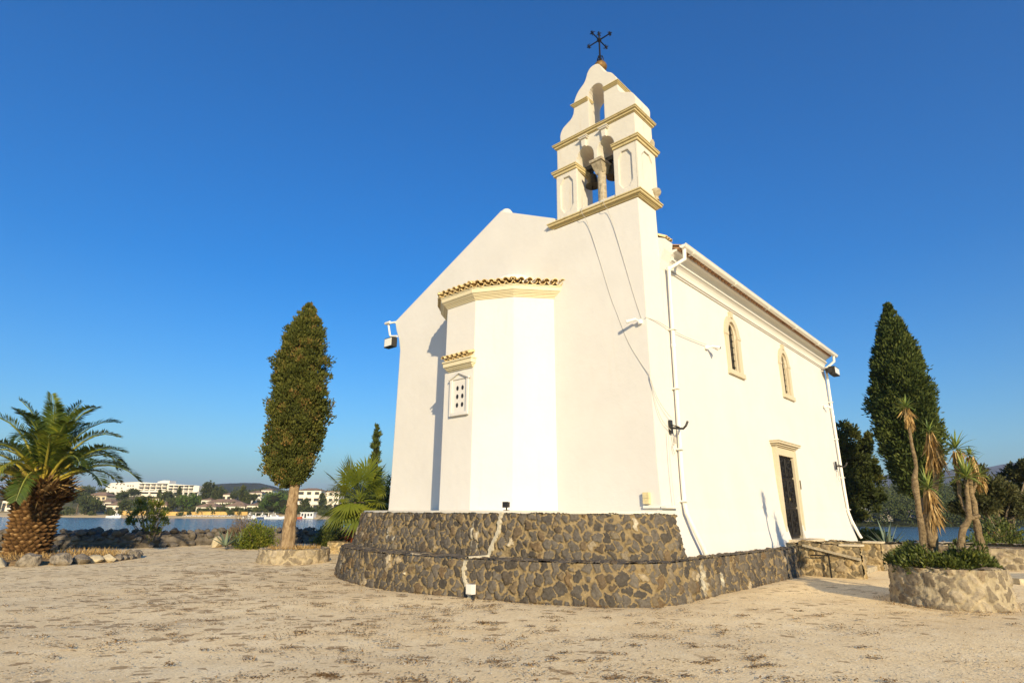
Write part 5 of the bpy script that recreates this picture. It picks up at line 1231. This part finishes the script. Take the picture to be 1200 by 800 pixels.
def frond(az_, el0, Ln, seed, rb):
    r_ = np.random.default_rng(seed); n_ = 26; d = np.array([math.cos(az_)*math.cos(el0), math.sin(az_)*math.cos(el0), math.sin(el0)]); p = cc+np.array([math.cos(az_), math.sin(az_), 0])*.35*math.cos(el0); P = [p]; Ds = [d]
    sag = .058+.06*r_.random()**2
    for i in range(n_-1):
        d = nrm(d+np.array([0, 0, -sag*(.35+1.5*i/n_)])); p = p+d*Ln/n_; P.append(p); Ds.append(d)
    P = np.array(P); Ds = np.array(Ds)
    m_ = 74; t = np.linspace(.24, .995, m_); ix = t*(n_-1); C = np.stack([np.interp(ix, range(n_), P[:, j]) for j in range(3)], 1); D = nrm(np.stack([np.interp(ix, range(n_), Ds[:, j]) for j in range(3)], 1))
    sd = nrm(np.cross(D, [0, 0, 1.])+1e-6); up_ = nrm(np.cross(sd, D)); parts = []
    Lf = .58*np.interp(t, [.1, .3, .5, .8, 1], [.4, .8, 1, .85, .4])
    for s_ in (1, -1):
        q = D*.62+sd*s_*.85+up_*(.38+r_.normal(0, .12, (m_, 1)))+np.array([0, 0, -.12]); rn_ = np.clip(rb+r_.normal(0, .12, m_), 0, 1)
        parts.append(leaves(C, q, Lf*(.9+.2*r_.random(m_)), .042, rn_, side=up_, bend=np.array([0, 0, -.06])*Lf[:, None]*2))
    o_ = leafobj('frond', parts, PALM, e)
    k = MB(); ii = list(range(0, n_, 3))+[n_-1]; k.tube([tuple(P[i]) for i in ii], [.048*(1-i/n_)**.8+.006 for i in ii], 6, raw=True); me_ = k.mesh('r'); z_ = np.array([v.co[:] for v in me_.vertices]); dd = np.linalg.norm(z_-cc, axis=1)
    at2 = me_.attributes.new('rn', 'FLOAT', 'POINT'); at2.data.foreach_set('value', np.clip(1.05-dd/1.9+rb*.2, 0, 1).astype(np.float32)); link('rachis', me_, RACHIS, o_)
for i in range(42):
    el = math.radians(87-56*((i+.5)/42)**1.1); frond(i*2.39996+.4, el, 2.25+.9*math.sin(el)+.3*math.sin(i*1.7), 300+i, float(np.clip(rng.normal(.42, .27), 0, 1)))

# ================================================================== FAR SHORE, LEFT
FW = mat_simple('far_white_wall', (.80, .74, .64), .8, .2, 0, .05, .3, 0)
FC = mat_simple('far_cream_wall', (.66, .54, .36), .8, .2, 0, .08, .3, 0)
FO = mat_simple('far_ochre_wall', (.58, .38, .13), .85, .2, 0, .15, .3, 0)
FR = mat_simple('far_brown_roof', (.30, .20, .13), .85, .15, 0, .2, .4, 0)
FG = mat_simple('far_grey_roof', (.36, .33, .30), .8, .15, 0, .1, .4, 0)
FD = mat_simple('far_glass_and_shade', (.05, .05, .055), .2, .5, 0, .2, 1, 0)  # pane glass; also the dark panels for shade under the hotel
BW = mat_simple('boat_white', (.80, .79, .77), .3, .5, 0, .03, 1, 0)
BB = mat_simple('boat_blue', (.06, .10, .2), .35, .5, 0, .1, 1, 0)
BR = mat_simple('boat_red', (.42, .09, .03), .4, .5, 0, .1, 1, 0)
def gp(px, Y, land=landL):
    x = at(px, 600, Y)[0]; return (float(x), float(Y), float(land(x, Y)))
def villa(pl, pr_, Y, h, label, roof='hip', wallm=None, depth=9, rh=1.5, nwin=3, roofm=None, base=None, floors=1, land=landL):
    a_ = gp(pl, Y, land); c_ = gp(pr_, Y, land); x0, x1 = a_[0], c_[0]; z = min(a_[2], c_[2]) if base is None else base
    e = empty('house', ((x0+x1)/2, Y, z), label, 'house')
    k = MB(); k.box(x0, x1, Y, Y+depth, z-1.5, z+h); k.build('wall', wallm or FW, e)
    k = MB(); o = .6
    if roof == 'hip':
        k.add([(x0-o, Y-o, z+h), (x1+o, Y-o, z+h), (x1+o, Y+depth+o, z+h), (x0-o, Y+depth+o, z+h), (x0+depth*.4, Y+depth/2, z+h+rh), (x1-depth*.4, Y+depth/2, z+h+rh)], [(0, 1, 5, 4), (1, 2, 5), (2, 3, 4, 5), (3, 0, 4), (3, 2, 1, 0)])
    else: k.box(x0-.2, x1+.2, Y-.2, Y+depth+.2, z+h, z+h+.35)
    k.build('roof', roofm or FR, e)
    r_ = random.Random(int(pl*7))
    for f_ in range(floors):
        zf = z+f_*(h/floors)
        for i in range(nwin):
            cx = x0+(x1-x0)*(i+.5)/nwin; w_ = (x1-x0)/nwin*r_.uniform(.22, .36); dr = (i % 2 == 0) and f_ == 0
            k = MB(); k.box(cx-w_-.12, cx+w_+.12, Y-.10, Y-.003, zf+(.0 if dr else h/floors*.30), zf+h/floors*.80); wo = k.build('window', FC, e)
            k = MB(); k.box(cx-w_, cx+w_, Y-.14, Y-.103, zf+(.05 if dr else h/floors*.34), zf+h/floors*.75); k.build('pane', FD, wo)
    return e
villa(0, 11, 290, 5, 'white house with brown roof at the far left edge beyond the palm trunk', nwin=2)
villa(98, 121, 345, 3.2, 'long brown roofed house below the left end of the hotel', rh=2.2, roofm=FR, wallm=FC, nwin=4)
villa(123, 142, 285, 3.6, 'white waterfront villa left of the open shrub', rh=2, nwin=2)
villa(112, 128, 315, 3, 'small brown roofed villa behind the left waterfront trees', rh=1.8, nwin=2)
villa(155, 168, 325, 3.4, 'flat roofed white villa on the slope below the hotel balconies, left one', roof='flat', nwin=2)
villa(170, 190, 330, 3.2, 'flat roofed white villa on the slope below the hotel balconies, right one', roof='flat', nwin=3)
villa(180, 194, 284, 4, 'cream villa right of the open shrub on the far shore', rh=1.6, nwin=2, wallm=FC)
villa(229, 252, 282, 3.2, 'long low cream villa on the waterfront left of the bay path', rh=2.0, nwin=4)
villa(240, 276, 300, 4.2, 'wide cream villa behind the waterfront villas', rh=1.6, nwin=5)
villa(263, 286, 280, 3.2, 'waterfront villa with arched openings below the twin cypresses', rh=2.0, nwin=4)
villa(288, 302, 281, 3.4, 'small waterfront villa left of the umbrella pine', rh=1.3, nwin=2)
villa(234, 246, 325, 3.6, 'small white house between the cypress group and the roofs', rh=1.4, nwin=2)
villa(256, 269, 350, 4.6, 'white house high on the slope under the left foot of the hill', rh=1.2, nwin=2)
villa(269, 280, 345, 3.2, 'small white house left of the twin far cypresses', rh=1.2, nwin=2)
villa(288, 304, 335, 6.4, 'tall white block right of the twin far cypresses', rh=1.2, nwin=3, floors=2)
villa(303, 316, 345, 7.0, 'stepped white block reaching behind the umbrella pine', rh=1.2, nwin=3, floors=2)
villa(346, 374, 300, 9.4, 'three storey white apartment block right of the cypress trunk', rh=1.2, nwin=3, floors=3)
villa(376, 396, 308, 8.2, 'white apartment block seen behind the fan palm', roof='flat', nwin=3, floors=3)
# hotel
HY = 400; hx = lambda px: float(at(px, 580, HY)[0]); hz = lambda py: float(at(175, py, HY)[2])
e = empty('hotel', (hx(175), HY, 11), 'long white terraced hotel with rows of balconies on the far hill', 'hotel')
k = MB(); g0 = 8.0
k.prism([(hx(121), g0), (hx(232), g0), (hx(232), hz(568.5)), (hx(196), hz(566.5)), (hx(158), hz(564.5)), (hx(127), hz(566)), (hx(123), hz(571)), (hx(120.5), hz(575))], lambda p, t: (p[0], t, p[1]), HY, HY+14); k.build('wall', FW, e)
k = MB(); k.prism([(hx(181), hz(565)), (hx(195), hz(566)), (hx(195), hz(562.6)), (hx(188), hz(562.4)), (hx(181), hz(564))], lambda p, t: (p[0], t, p[1]), HY+1, HY+9); k.build('roof_pavilion', FW, e)
for (p0, p1, rows, n_) in ((161, 195, (567.6, 571.6), 5), (196, 226, (569.3, 573.0), 5)):
    for ry_ in rows:
        for i in range(n_):
            a_ = p0+(p1-p0)*(i+.12)/n_; c_ = p0+(p1-p0)*(i+.88)/n_
            k = MB(); k.box(hx(a_), hx(c_), HY-1.6, HY-.01, hz(ry_+1.9), hz(ry_+.9)); bo_ = k.build('balcony', FW, e)
            k = MB(); k.box(hx(a_+.3), hx(c_-.2), HY-.12, HY-.012, hz(ry_+.85), hz(ry_-.8)); k.build('pane', FD, bo_)
            k = MB(); k.box(hx(a_)-.3, hx(c_)+.3, HY-1.8, HY-.01, hz(ry_-.9), hz(ry_-1.25)); k.build('canopy', FW, bo_)
for a_, b_ in ((134, 567.5), (139, 567.5), (143, 567.5), (148, 569), (151, 569), (154, 569), (126, 571), (131, 571), (134, 571.5), (141, 572)):
    k = MB(); k.box(hx(a_-.9), hx(a_+.9), HY-.06, HY-.01, hz(b_+.6), hz(b_-.6)); k.build('window', FD, e)
k = MB(); k.box(hx(163), hx(192), HY-.08, HY-.01, hz(578.3), hz(576.0)); k.box(hx(197), hx(231), HY-.08, HY-.01, hz(580.5), hz(576.5)); k.build('undercroft_shade', FD, e)  # thin dark panels stand for the shade behind the pillars
k = MB()
for px in (164, 175, 186, 197, 203, 209, 215, 221, 227): k.box(hx(px), hx(px)+.9, HY-1.5, HY-.1, 8, hz(576.2))
k.build('pillar', FW, e)
k = MB(); k.box(hx(158), hx(232), HY-1.9, HY-.1, hz(576.4), hz(575.6)); k.build('terrace_slab', FW, e)
# walls along the beach
for i, (p0, p1, Y, h, lab) in enumerate([(139, 171, 275, 1.6, 'ochre retaining wall on the far shore left of the open shrub'), (193, 232, 274, 1.5, 'ochre retaining wall on the far shore in the middle'), (232, 290, 272, 1.5, 'ochre retaining wall on the far shore behind the row of sunbeds')]):
    a_ = gp(p0, Y); c_ = gp(p1, Y); k = MB(); k.box(a_[0], c_[0], Y, Y+.6, -1, a_[2]+h); k.box(a_[0], c_[0], Y-.1, Y+.7, a_[2]+h+.003, a_[2]+h+.2); tag(k.build('retaining_wall', FO, loc=a_), lab, 'wall')
# trees of the far shore
def farcyp(px, pt, pb, w_, Y, label, land=landL):
    b_ = gp(px, Y, land); top = at(px, pt, Y)[2]; s_ = Y/707
    cypress(label, (b_[0], Y, b_[2]), b_[2]+.4, top, [(0, w_*s_*.35), (.2, w_*s_*.5), (.6, w_*s_*.45), (.85, w_*s_*.25), (1, .1)], FARG, 70, 16, w_*s_*.22, .9, .35, seed=int(px), wob=.12, trunk=[((b_[0], Y, b_[2]-.5), .3), ((b_[0], Y, b_[2]+2), .2)], bark_=BARK2)
for px, pt, pb, w_, Y, lab in [(236, 564, 588, 6.5, 335, 'broadest dark cypress of the group right of the hotel'), (241, 562.5, 588, 7, 338, 'tallest dark cypress of the group right of the hotel'), (246, 566, 586, 3.6, 345, 'thin cypress in the middle of the group right of the hotel'), (249, 569, 588, 6, 330, 'blunt topped cypress in front of the thin one'), (255, 570, 583, 5, 350, 'rightmost cypress of the group right of the hotel'), (281, 568, 591, 6.5, 318, 'taller of the twin cypresses below the hill'), (286.5, 577, 592, 6, 312, 'shorter of the twin cypresses below the hill'),
        (183, 574, 584, 2.5, 380, 'tiny cypress in front of the hotel balconies'), (206, 571, 586, 3, 370, 'slender cypress before the right wing of the hotel'), (117.5, 573, 590, 3, 360, 'slender cypress at the left end of the hotel'), (356, 584, 601, 8, 290, 'conical dark tree before the apartment block'), (376, 578, 603, 8, 286, 'dark conical tree right of the apartment block')]: farcyp(px, pt, pb, w_, Y, lab)
def fartree(px, py, rx, rz, Y, label, mat=FARG, name='round_tree', land=landL, n=30, per=20):
    c = at(px, py, Y); s_ = Y/707; b_ = (float(c[0]), Y, float(land(c[0], Y))); r_ = np.random.default_rng(int(px*3+py)); lobes = []
    for i in range(5):
        a_ = i*1.257; lobes.append((c[0]+.5*rx*s_*math.cos(a_)*(i > 0), Y+.5*rx*s_*math.sin(a_)*(i > 0), c[2]+r_.normal(0, .15)*rz*s_, rx*s_*.6, rz*s_*.8))
    tree(name, label, b_, lobes, mat, per=per, ln=.95, wd=.42, ncl=n//2, trunk_r=.3, seed=int(px), crad=.45, hull=.62, fork=False)
for px, py, rx, rz, Y, lab, mt in [(103, 588, 9, 8, 275, 'bushy grey green tree on the far shore right of the palm trunk', FARG), (113, 591, 6, 6, 272, 'lower bushy tree beside the white waterfront villa', FARG), (93, 585, 7, 10, 283, 'dark tree touching the palm crown on the far shore', FARG), (147, 592, 7, 6, 278, 'round dark tree between the villa and the open shrub', FARG), (144, 580, 6, 4, 345, 'round tree below the left wing of the hotel', FARG), (157, 577, 6, 3.5, 360, 'dark round tree under the hotel centre', FARG), (166, 586, 6, 5, 300, 'tree half hidden by the open shrub', FARG), (196, 582, 8, 6, 310, 'wide dark tree in the middle of the slope', FARG), (203, 590, 7, 7, 288, 'dark tree left of the bright green one', FARG), (221, 588, 12, 8, 284, 'bright green spreading tree on the far shore', FARB), (274, 581, 3.5, 2, 340, 'small flat topped tree between the white houses', FARG), (297, 583, 5, 3, 325, 'umbrella shaped little pine in front of the tall white block', FARG), (263, 598, 4, 2, 274, 'low shrub before the waterfront villas', FARG), (278, 598, 4, 2, 274, 'rounded shrub before the arched villa', FARG), (100, 576, 10, 5, 400, 'dark wood edge left of the hotel', FARG), (130, 580.5, 6, 3, 360, 'olive tree below the left end of the hotel', FARG)]: fartree(px, py, rx, rz, Y, lab, mt)
# big umbrella pine
c = at(322, 590, 276); pl_ = []
for px, py, rx, rz in [(322, 586, 12, 8), (310, 591, 8, 7), (334, 590, 9, 8), (316, 582, 8, 5), (328, 582, 8, 5), (305, 596, 4, 4), (322, 595, 14, 6), (338, 596, 5, 5)]:
    p = at(px, py, 278); pl_.append((p[0], p[1]+random.uniform(-3, 3), p[2], rx*.39, rz*.39))
tree('umbrella_pine', 'huge domed umbrella pine on the far shore left of the cypress trunk', gp(322, 278), pl_, FARB, per=34, ln=.55, wd=.28, ncl=26, trunk_r=.5, seed=5, crad=.32, hull=.8, fork=False)
# general scrub on the far slope: an uncountable mass
def wood(name, x0, x1, y0, y1, n_, hmin, hmax, land, mat, seed, avoid=None, ln=1.0):
    r_ = np.random.default_rng(seed); x = r_.uniform(x0, x1, n_); y = y0+(y1-y0)*r_.random(n_)**1.2
    if name == 'far_wood_slope': y = shoreR(x)+.5+(y1-y0)*r_.random(n_)**2.0
    h = r_.uniform(hmin, hmax, n_); z = land(x, y); R_ = h*.5
    d = nrm(r_.normal(size=(n_, 7, 3))); C = np.stack([x, y, z+h*.5], -1)[:, None]+d*np.stack([R_, R_, h*.42], -1)[:, None]
    rb = np.clip(r_.normal(.45, .22, n_), 0, 1)[:, None]+r_.normal(0, .1, (n_, 7)); C = C.reshape(-1, 3)
    o = leafobj(name, [clumps(C, np.repeat(R_*.55, 7), 26, ln, ln*.45, .3, .5, None, np.clip(rb, 0, 1).reshape(-1))], mat)
    return o
tag(wood('far_scrub', -215, -75, 268, 470, 330, 1.2, 3.2, landL, FARG, 3), kind='stuff')
tag(wood('far_wood', -420, -60, 470, 620, 320, 5, 8, landL, FARG, 4, ln=1.5), kind='stuff')
tag(wood('far_wood_slope', 70, 300, 160, 290, 620, 3.5, 8.5, landR, FARG, 5, ln=.8), kind='stuff')
for px, pr2, Y, h, lab, rf, wm in [(1002, 1012, 178, 1.6, 'flat white roofed shed on the far right shore', 'flat', FW), (1004, 1022, 168, 1.3, 'wide grey roofed shelter by the water on the far right', 'hip', FC), (1030, 1045, 170, 1.2, 'grey roofed boat shed left of the great cypress', 'hip', FC), (1062, 1076, 185, 1.6, 'pale low house between the great cypress and the yuccas', 'flat', FW)]:
    zb = float(at(px, 604 if 'shed on' not in lab else 599, Y)[2])
    villa(px, pr2, Y, h, lab, roof=rf, wallm=FG, depth=5, rh=1.3, nwin=3, roofm=FG if rf == 'hip' else FW, base=zb, land=landR)
# boats
def boat(px, Y, ln, hullm, label, cabin=True, name='motor_boat'):
    x = float(at(px, 605, Y)[0]); e = empty(name, (x, Y, -1), label, 'boat'); k = MB(); sec = []
    for t, w_, zb, zt in [(-.5, .85, -.1, .75), (-.2, 1, -.25, .72), (.15, .95, -.25, .8), (.38, .6, -.1, .98), (.5, .04, .25, 1.15)]:
        hw = w_*ln*.16; X = x+t*ln; sec.append([(X, Y-hw, -1+zt), (X, Y-hw*.75, -1+zb), (X, Y+hw*.75, -1+zb), (X, Y+hw, -1+zt)])
    k.add([p for s_ in sec for p in s_], [(4*i+j, 4*i+(j+1) % 4, 4*i+4+(j+1) % 4, 4*i+4+j) for i in range(4) for j in range(4)]+[(0, 1, 2, 3), (19, 18, 17, 16)]); k.build('hull', hullm, e)
    if cabin:
        hw = ln*.10; k = MB(); k.prism([(x-.2*ln, -.25), (x+.22*ln, -.15), (x+.12*ln, .55), (x-.12*ln, .75), (x-.2*ln, .75)], lambda p, t: (p[0], t, p[1]), Y-hw, Y+hw); k.build('cabin', BW, e)
        k = MB(); k.prism([(x-.14*ln, .1), (x+.14*ln, .1), (x+.08*ln, .48), (x-.14*ln, .55)], lambda p, t: (p[0], t, p[1]), Y-hw-.03, Y-hw-.005); k.build('window', FD, e)
        k = MB(); k.tube([(x-.1*ln, Y, .7), (x-.1*ln, Y, 1.8)], .06, 5); k.build('mast', BW, e)
    return e
boat(295, 254, 7, BW, 'white cabin cruiser moored left of the umbrella pine'); boat(309, 253, 5.5, BB, 'small dark blue boat moored between the white cruisers'); boat(322, 252, 8, BW, 'larger white cabin cruiser moored before the umbrella pine')
boat(348, 254, 4.5, BR, 'small open red boat right of the cypress trunk', False, 'rowing_boat'); boat(137, 258, 3.5, BW, 'small white boat drawn up at the far beach on the left', True); boat(129, 258, 3.2, BW, 'tiny white dinghy left of the small white boat', False, 'rowing_boat')
x = float(at(360, 600, 256)[0]); e = empty('kiosk', (x, 256, -1), 'white boxy waterside kiosk right of the cypress trunk', 'kiosk')
k = MB(); k.box(x-2.7, x+2.7, 256, 260, -.7, 1.5); k.build('wall', BW, e); k = MB(); k.box(x-3, x+3, 255.7, 260.3, 1.503, 1.75); k.build('roof', BW, e); k = MB(); k.box(x-3.2, x+3.2, 255.2, 260.3, -1.2, -.703); k.build('deck', FG, e)
for i in range(4): k = MB(); k.box(x-2.3+i*1.25, x-1.5+i*1.25, 255.93, 255.995, -.5 if i == 1 else .2, 1.2); k.build('window', FD, e)
x0 = float(at(293, 600, 259)[0]); x1 = float(at(324, 600, 259)[0]); e = empty('pier_shelter', ((x0+x1)/2, 259, -1), 'flat roofed open shelter on the jetty behind the moored boats', 'shelter')
k = MB(); k.box(x0, x1, 258, 262, 1.3, 1.5); k.build('roof', FG, e)
for t in np.linspace(0, 1, 5): k = MB(); k.box(x0+(x1-x0-.3)*t, x0+(x1-x0-.3)*t+.3, 258.1, 258.4, -1, 1.3); k.build('post', FW, e)
k = MB(); k.box(x0-4, x1+6, 257, 263, -1.4, -.5); tag(k.build('jetty', FC, loc=(x0, 259, -1)), 'low stone jetty on the far shore with a shelter on it', 'jetty')
# white sunbeds along the beach
def sunbed():
    e = empty('sunbed', (0, 0, 0), 'white sunbed in the row on the far beach', 'sunbed', 'white sunbeds along the far beach')
    k = MB(); k.box(-.95, .35, -.33, .33, .28, .36); k.build('seat', BW, e); k = MB(); k.prism([(.35, .28), (.95, .75), (.93, .83), (.35, .36)], lambda p, t: (p[0], t, p[1]), -.33, .33); k.build('backrest', BW, e)
    for sx in (-.85, .3):
        for sy in (-.28, .25): k = MB(); k.box(sx, sx+.06, sy, sy+.06, 0, .28); k.build('leg', BW, e)
    return e
s0 = sunbed()
for i in range(26):
    px = 222+i*2.35; x = float(at(px, 603, 266)[0]); y = float(shoreL(x))+2.5+(i % 3)*.6
    if i == 0: o = s0
    else:
        o = s0.copy(); COL.objects.link(o)
        for ch in s0.children: c_ = ch.copy(); COL.objects.link(c_); c_.parent = o
    o.location = (x, y, float(landL(x, y))+.0); o.rotation_euler = (0, 0, (i*1.9) % .5-.25); o.scale = (1, 1, 1)

# ================================================================== GROUND LITTER (stuff)
r_ = np.random.default_rng(99)
def patches(n_, x0, x1, y0, y1): return np.c_[r_.uniform(x0, x1, n_), y0+(y1-y0)*r_.random(n_)**1.3]
Pc = np.concatenate([patches(520, -9, 3, 4.6, 18), patches(170, -3, 9, 4.6, 11), patches(110, -14, -2, 12, 24), patches(60, 7, 13, 9.5, 12.5)])
cnt = 44; sz = .03+.10*r_.random(len(Pc))**2
pts = (Pc[:, None]+r_.normal(size=(len(Pc), cnt, 2))*sz[:, None, None]*np.array([1.6, .8])).reshape(-1, 2)
# litter gathered at the feet of the walls
wall_pts = np.array([B(u, v, 0)[:2] for u, v in low_b2]); wp = densify(wall_pts, 2600)+r_.normal(0, .07, (2600, 2)); ang = r_.random(900)*2*PI; pp = np.c_[PC[0]+(1.06+np.abs(r_.normal(0, .12, 900)))*np.cos(ang), PC[1]+(1.06+np.abs(r_.normal(0, .12, 900)))*np.sin(ang)]
pts = np.concatenate([pts, wp, pp, patches(2600, -11, 11, 4.6, 16)])
n_ = len(pts); C = np.c_[pts, .022+.012*r_.random(n_)]; D = np.c_[r_.normal(size=(n_, 2)), r_.normal(0, .18, n_)]
leafobj('dry_leaf_litter', [leaves(C, D, .018+.03*r_.random(n_), .012+.012*r_.random(n_), r_.random(n_), side=np.tile([0, 0, 1.], (n_, 1)))], LITTER)
tag(bpy.data.objects['dry_leaf_litter'], kind='stuff')
n_ = 16000; y = 4.3+9*r_.random(n_)**1.7; x = r_.uniform(-1, 1, n_)*(y*.95+1); s_ = .005+.011*r_.random(n_)**3; c = np.c_[x, y, s_*.2+.016]
V = np.stack([c+np.c_[s_, 0*s_, 0*s_], c+np.c_[0*s_, s_*.8, 0*s_], c-np.c_[s_*.9, 0*s_, 0*s_], c-np.c_[0*s_, s_, 0*s_], c+np.c_[0*s_, 0*s_, s_*.9]], 1).reshape(-1, 3); o = np.arange(n_)[:, None]*5
F = np.concatenate([o+np.array([[0, 1, 4]]), o+np.array([[1, 2, 4]]), o+np.array([[2, 3, 4]]), o+np.array([[3, 0, 4]])])
tag(link('pebbles', npmesh('pebbles', V, F, {'rn': np.repeat(r_.random(n_), 5)}), PEB), kind='stuff')
# dry grass tufts
n_ = 2600; A_ = r_.random(n_)*2*PI; gx = np.concatenate([-15.3+2.3*np.sqrt(r_.random(1700))*np.cos(A_[:1700]), -7.15+.85*np.sqrt(r_.random(900))*np.cos(A_[1700:])]); gy = np.concatenate([20.4+2.3*np.sqrt(r_.random(1700))*np.sin(A_[:1700]), 20.35+.85*np.sqrt(r_.random(900))*np.sin(A_[1700:])])
C = np.c_[gx, gy, np.concatenate([np.full(1700, .12), np.full(900, .34)])]
leafobj('dry_grass', [leaves(C, np.c_[r_.normal(0, .5, (n_, 2)), np.ones(n_)], .10+.16*r_.random(n_), .018, r_.random(n_))], DRY); tag(bpy.data.objects['dry_grass'], kind='stuff')

# ================================================================== LIGHT AND SKY
SUN_AZ, SUN_EL = math.radians(167), math.radians(19)
wd = bpy.data.worlds.new('World'); SC.world = wd; wd.use_nodes = True; nt = wd.node_tree
sk = nt.nodes.new('ShaderNodeTexSky'); sk.sky_type = 'NISHITA'; sk.sun_disc = False; sk.sun_elevation = SUN_EL; sk.sun_rotation = SUN_AZ
sk.air_density = 1.25; sk.dust_density = .35; sk.ozone_density = 3.5; sk.altitude = 0
bg = nt.nodes['Background']; hs_ = nt.nodes.new('ShaderNodeHueSaturation'); hs_.inputs['Saturation'].default_value = 1.5; L(nt, sk.outputs[0], hs_.inputs['Color']); L(nt, mix(nt, 1.0, hs_.outputs[0], (.52, .86, 1.10), 'MULTIPLY'), bg.inputs[0]); bg.inputs[1].default_value = .113
sl_ = bpy.data.lights.new('sun', 'SUN'); so = bpy.data.objects.new('sun', sl_); COL.objects.link(so); sl_.energy = 5.0; sl_.angle = math.radians(.53); sl_.color = (1.0, .815, .52)
ds = Vector((math.sin(SUN_AZ)*math.cos(SUN_EL), math.cos(SUN_AZ)*math.cos(SUN_EL), math.sin(SUN_EL))); so.rotation_euler = ds.to_track_quat('Z', 'Y').to_euler(); so.location = (5, -20, 20)
vs_ = SC.view_settings; vs_.view_transform = 'Standard'; vs_.look = 'None'; vs_.gamma = 1; vs_.exposure = .44; vs_.use_curve_mapping = False
SC.cycles.max_bounces = 6; SC.cycles.diffuse_bounces = 3; SC.cycles.glossy_bounces = 3; SC.cycles.transparent_max_bounces = 6; SC.cycles.use_denoising = True

# ================================================================== AIR
k = MB(); k.box(-9600, 9600, -700, 9700, -7, 420)
m, nt, b = newmat('haze_air'); nt.nodes.remove(b); pv = nt.nodes.new('ShaderNodeVolumePrincipled'); pv.inputs['Color'].default_value = (.66, .72, 1, 1); pv.inputs['Density'].default_value = .00018; pv.inputs['Anisotropy'].default_value = .1
L(nt, pv.outputs[0], nt.nodes['Material Output'].inputs['Volume'])
tag(k.build('haze', m), kind='stuff')
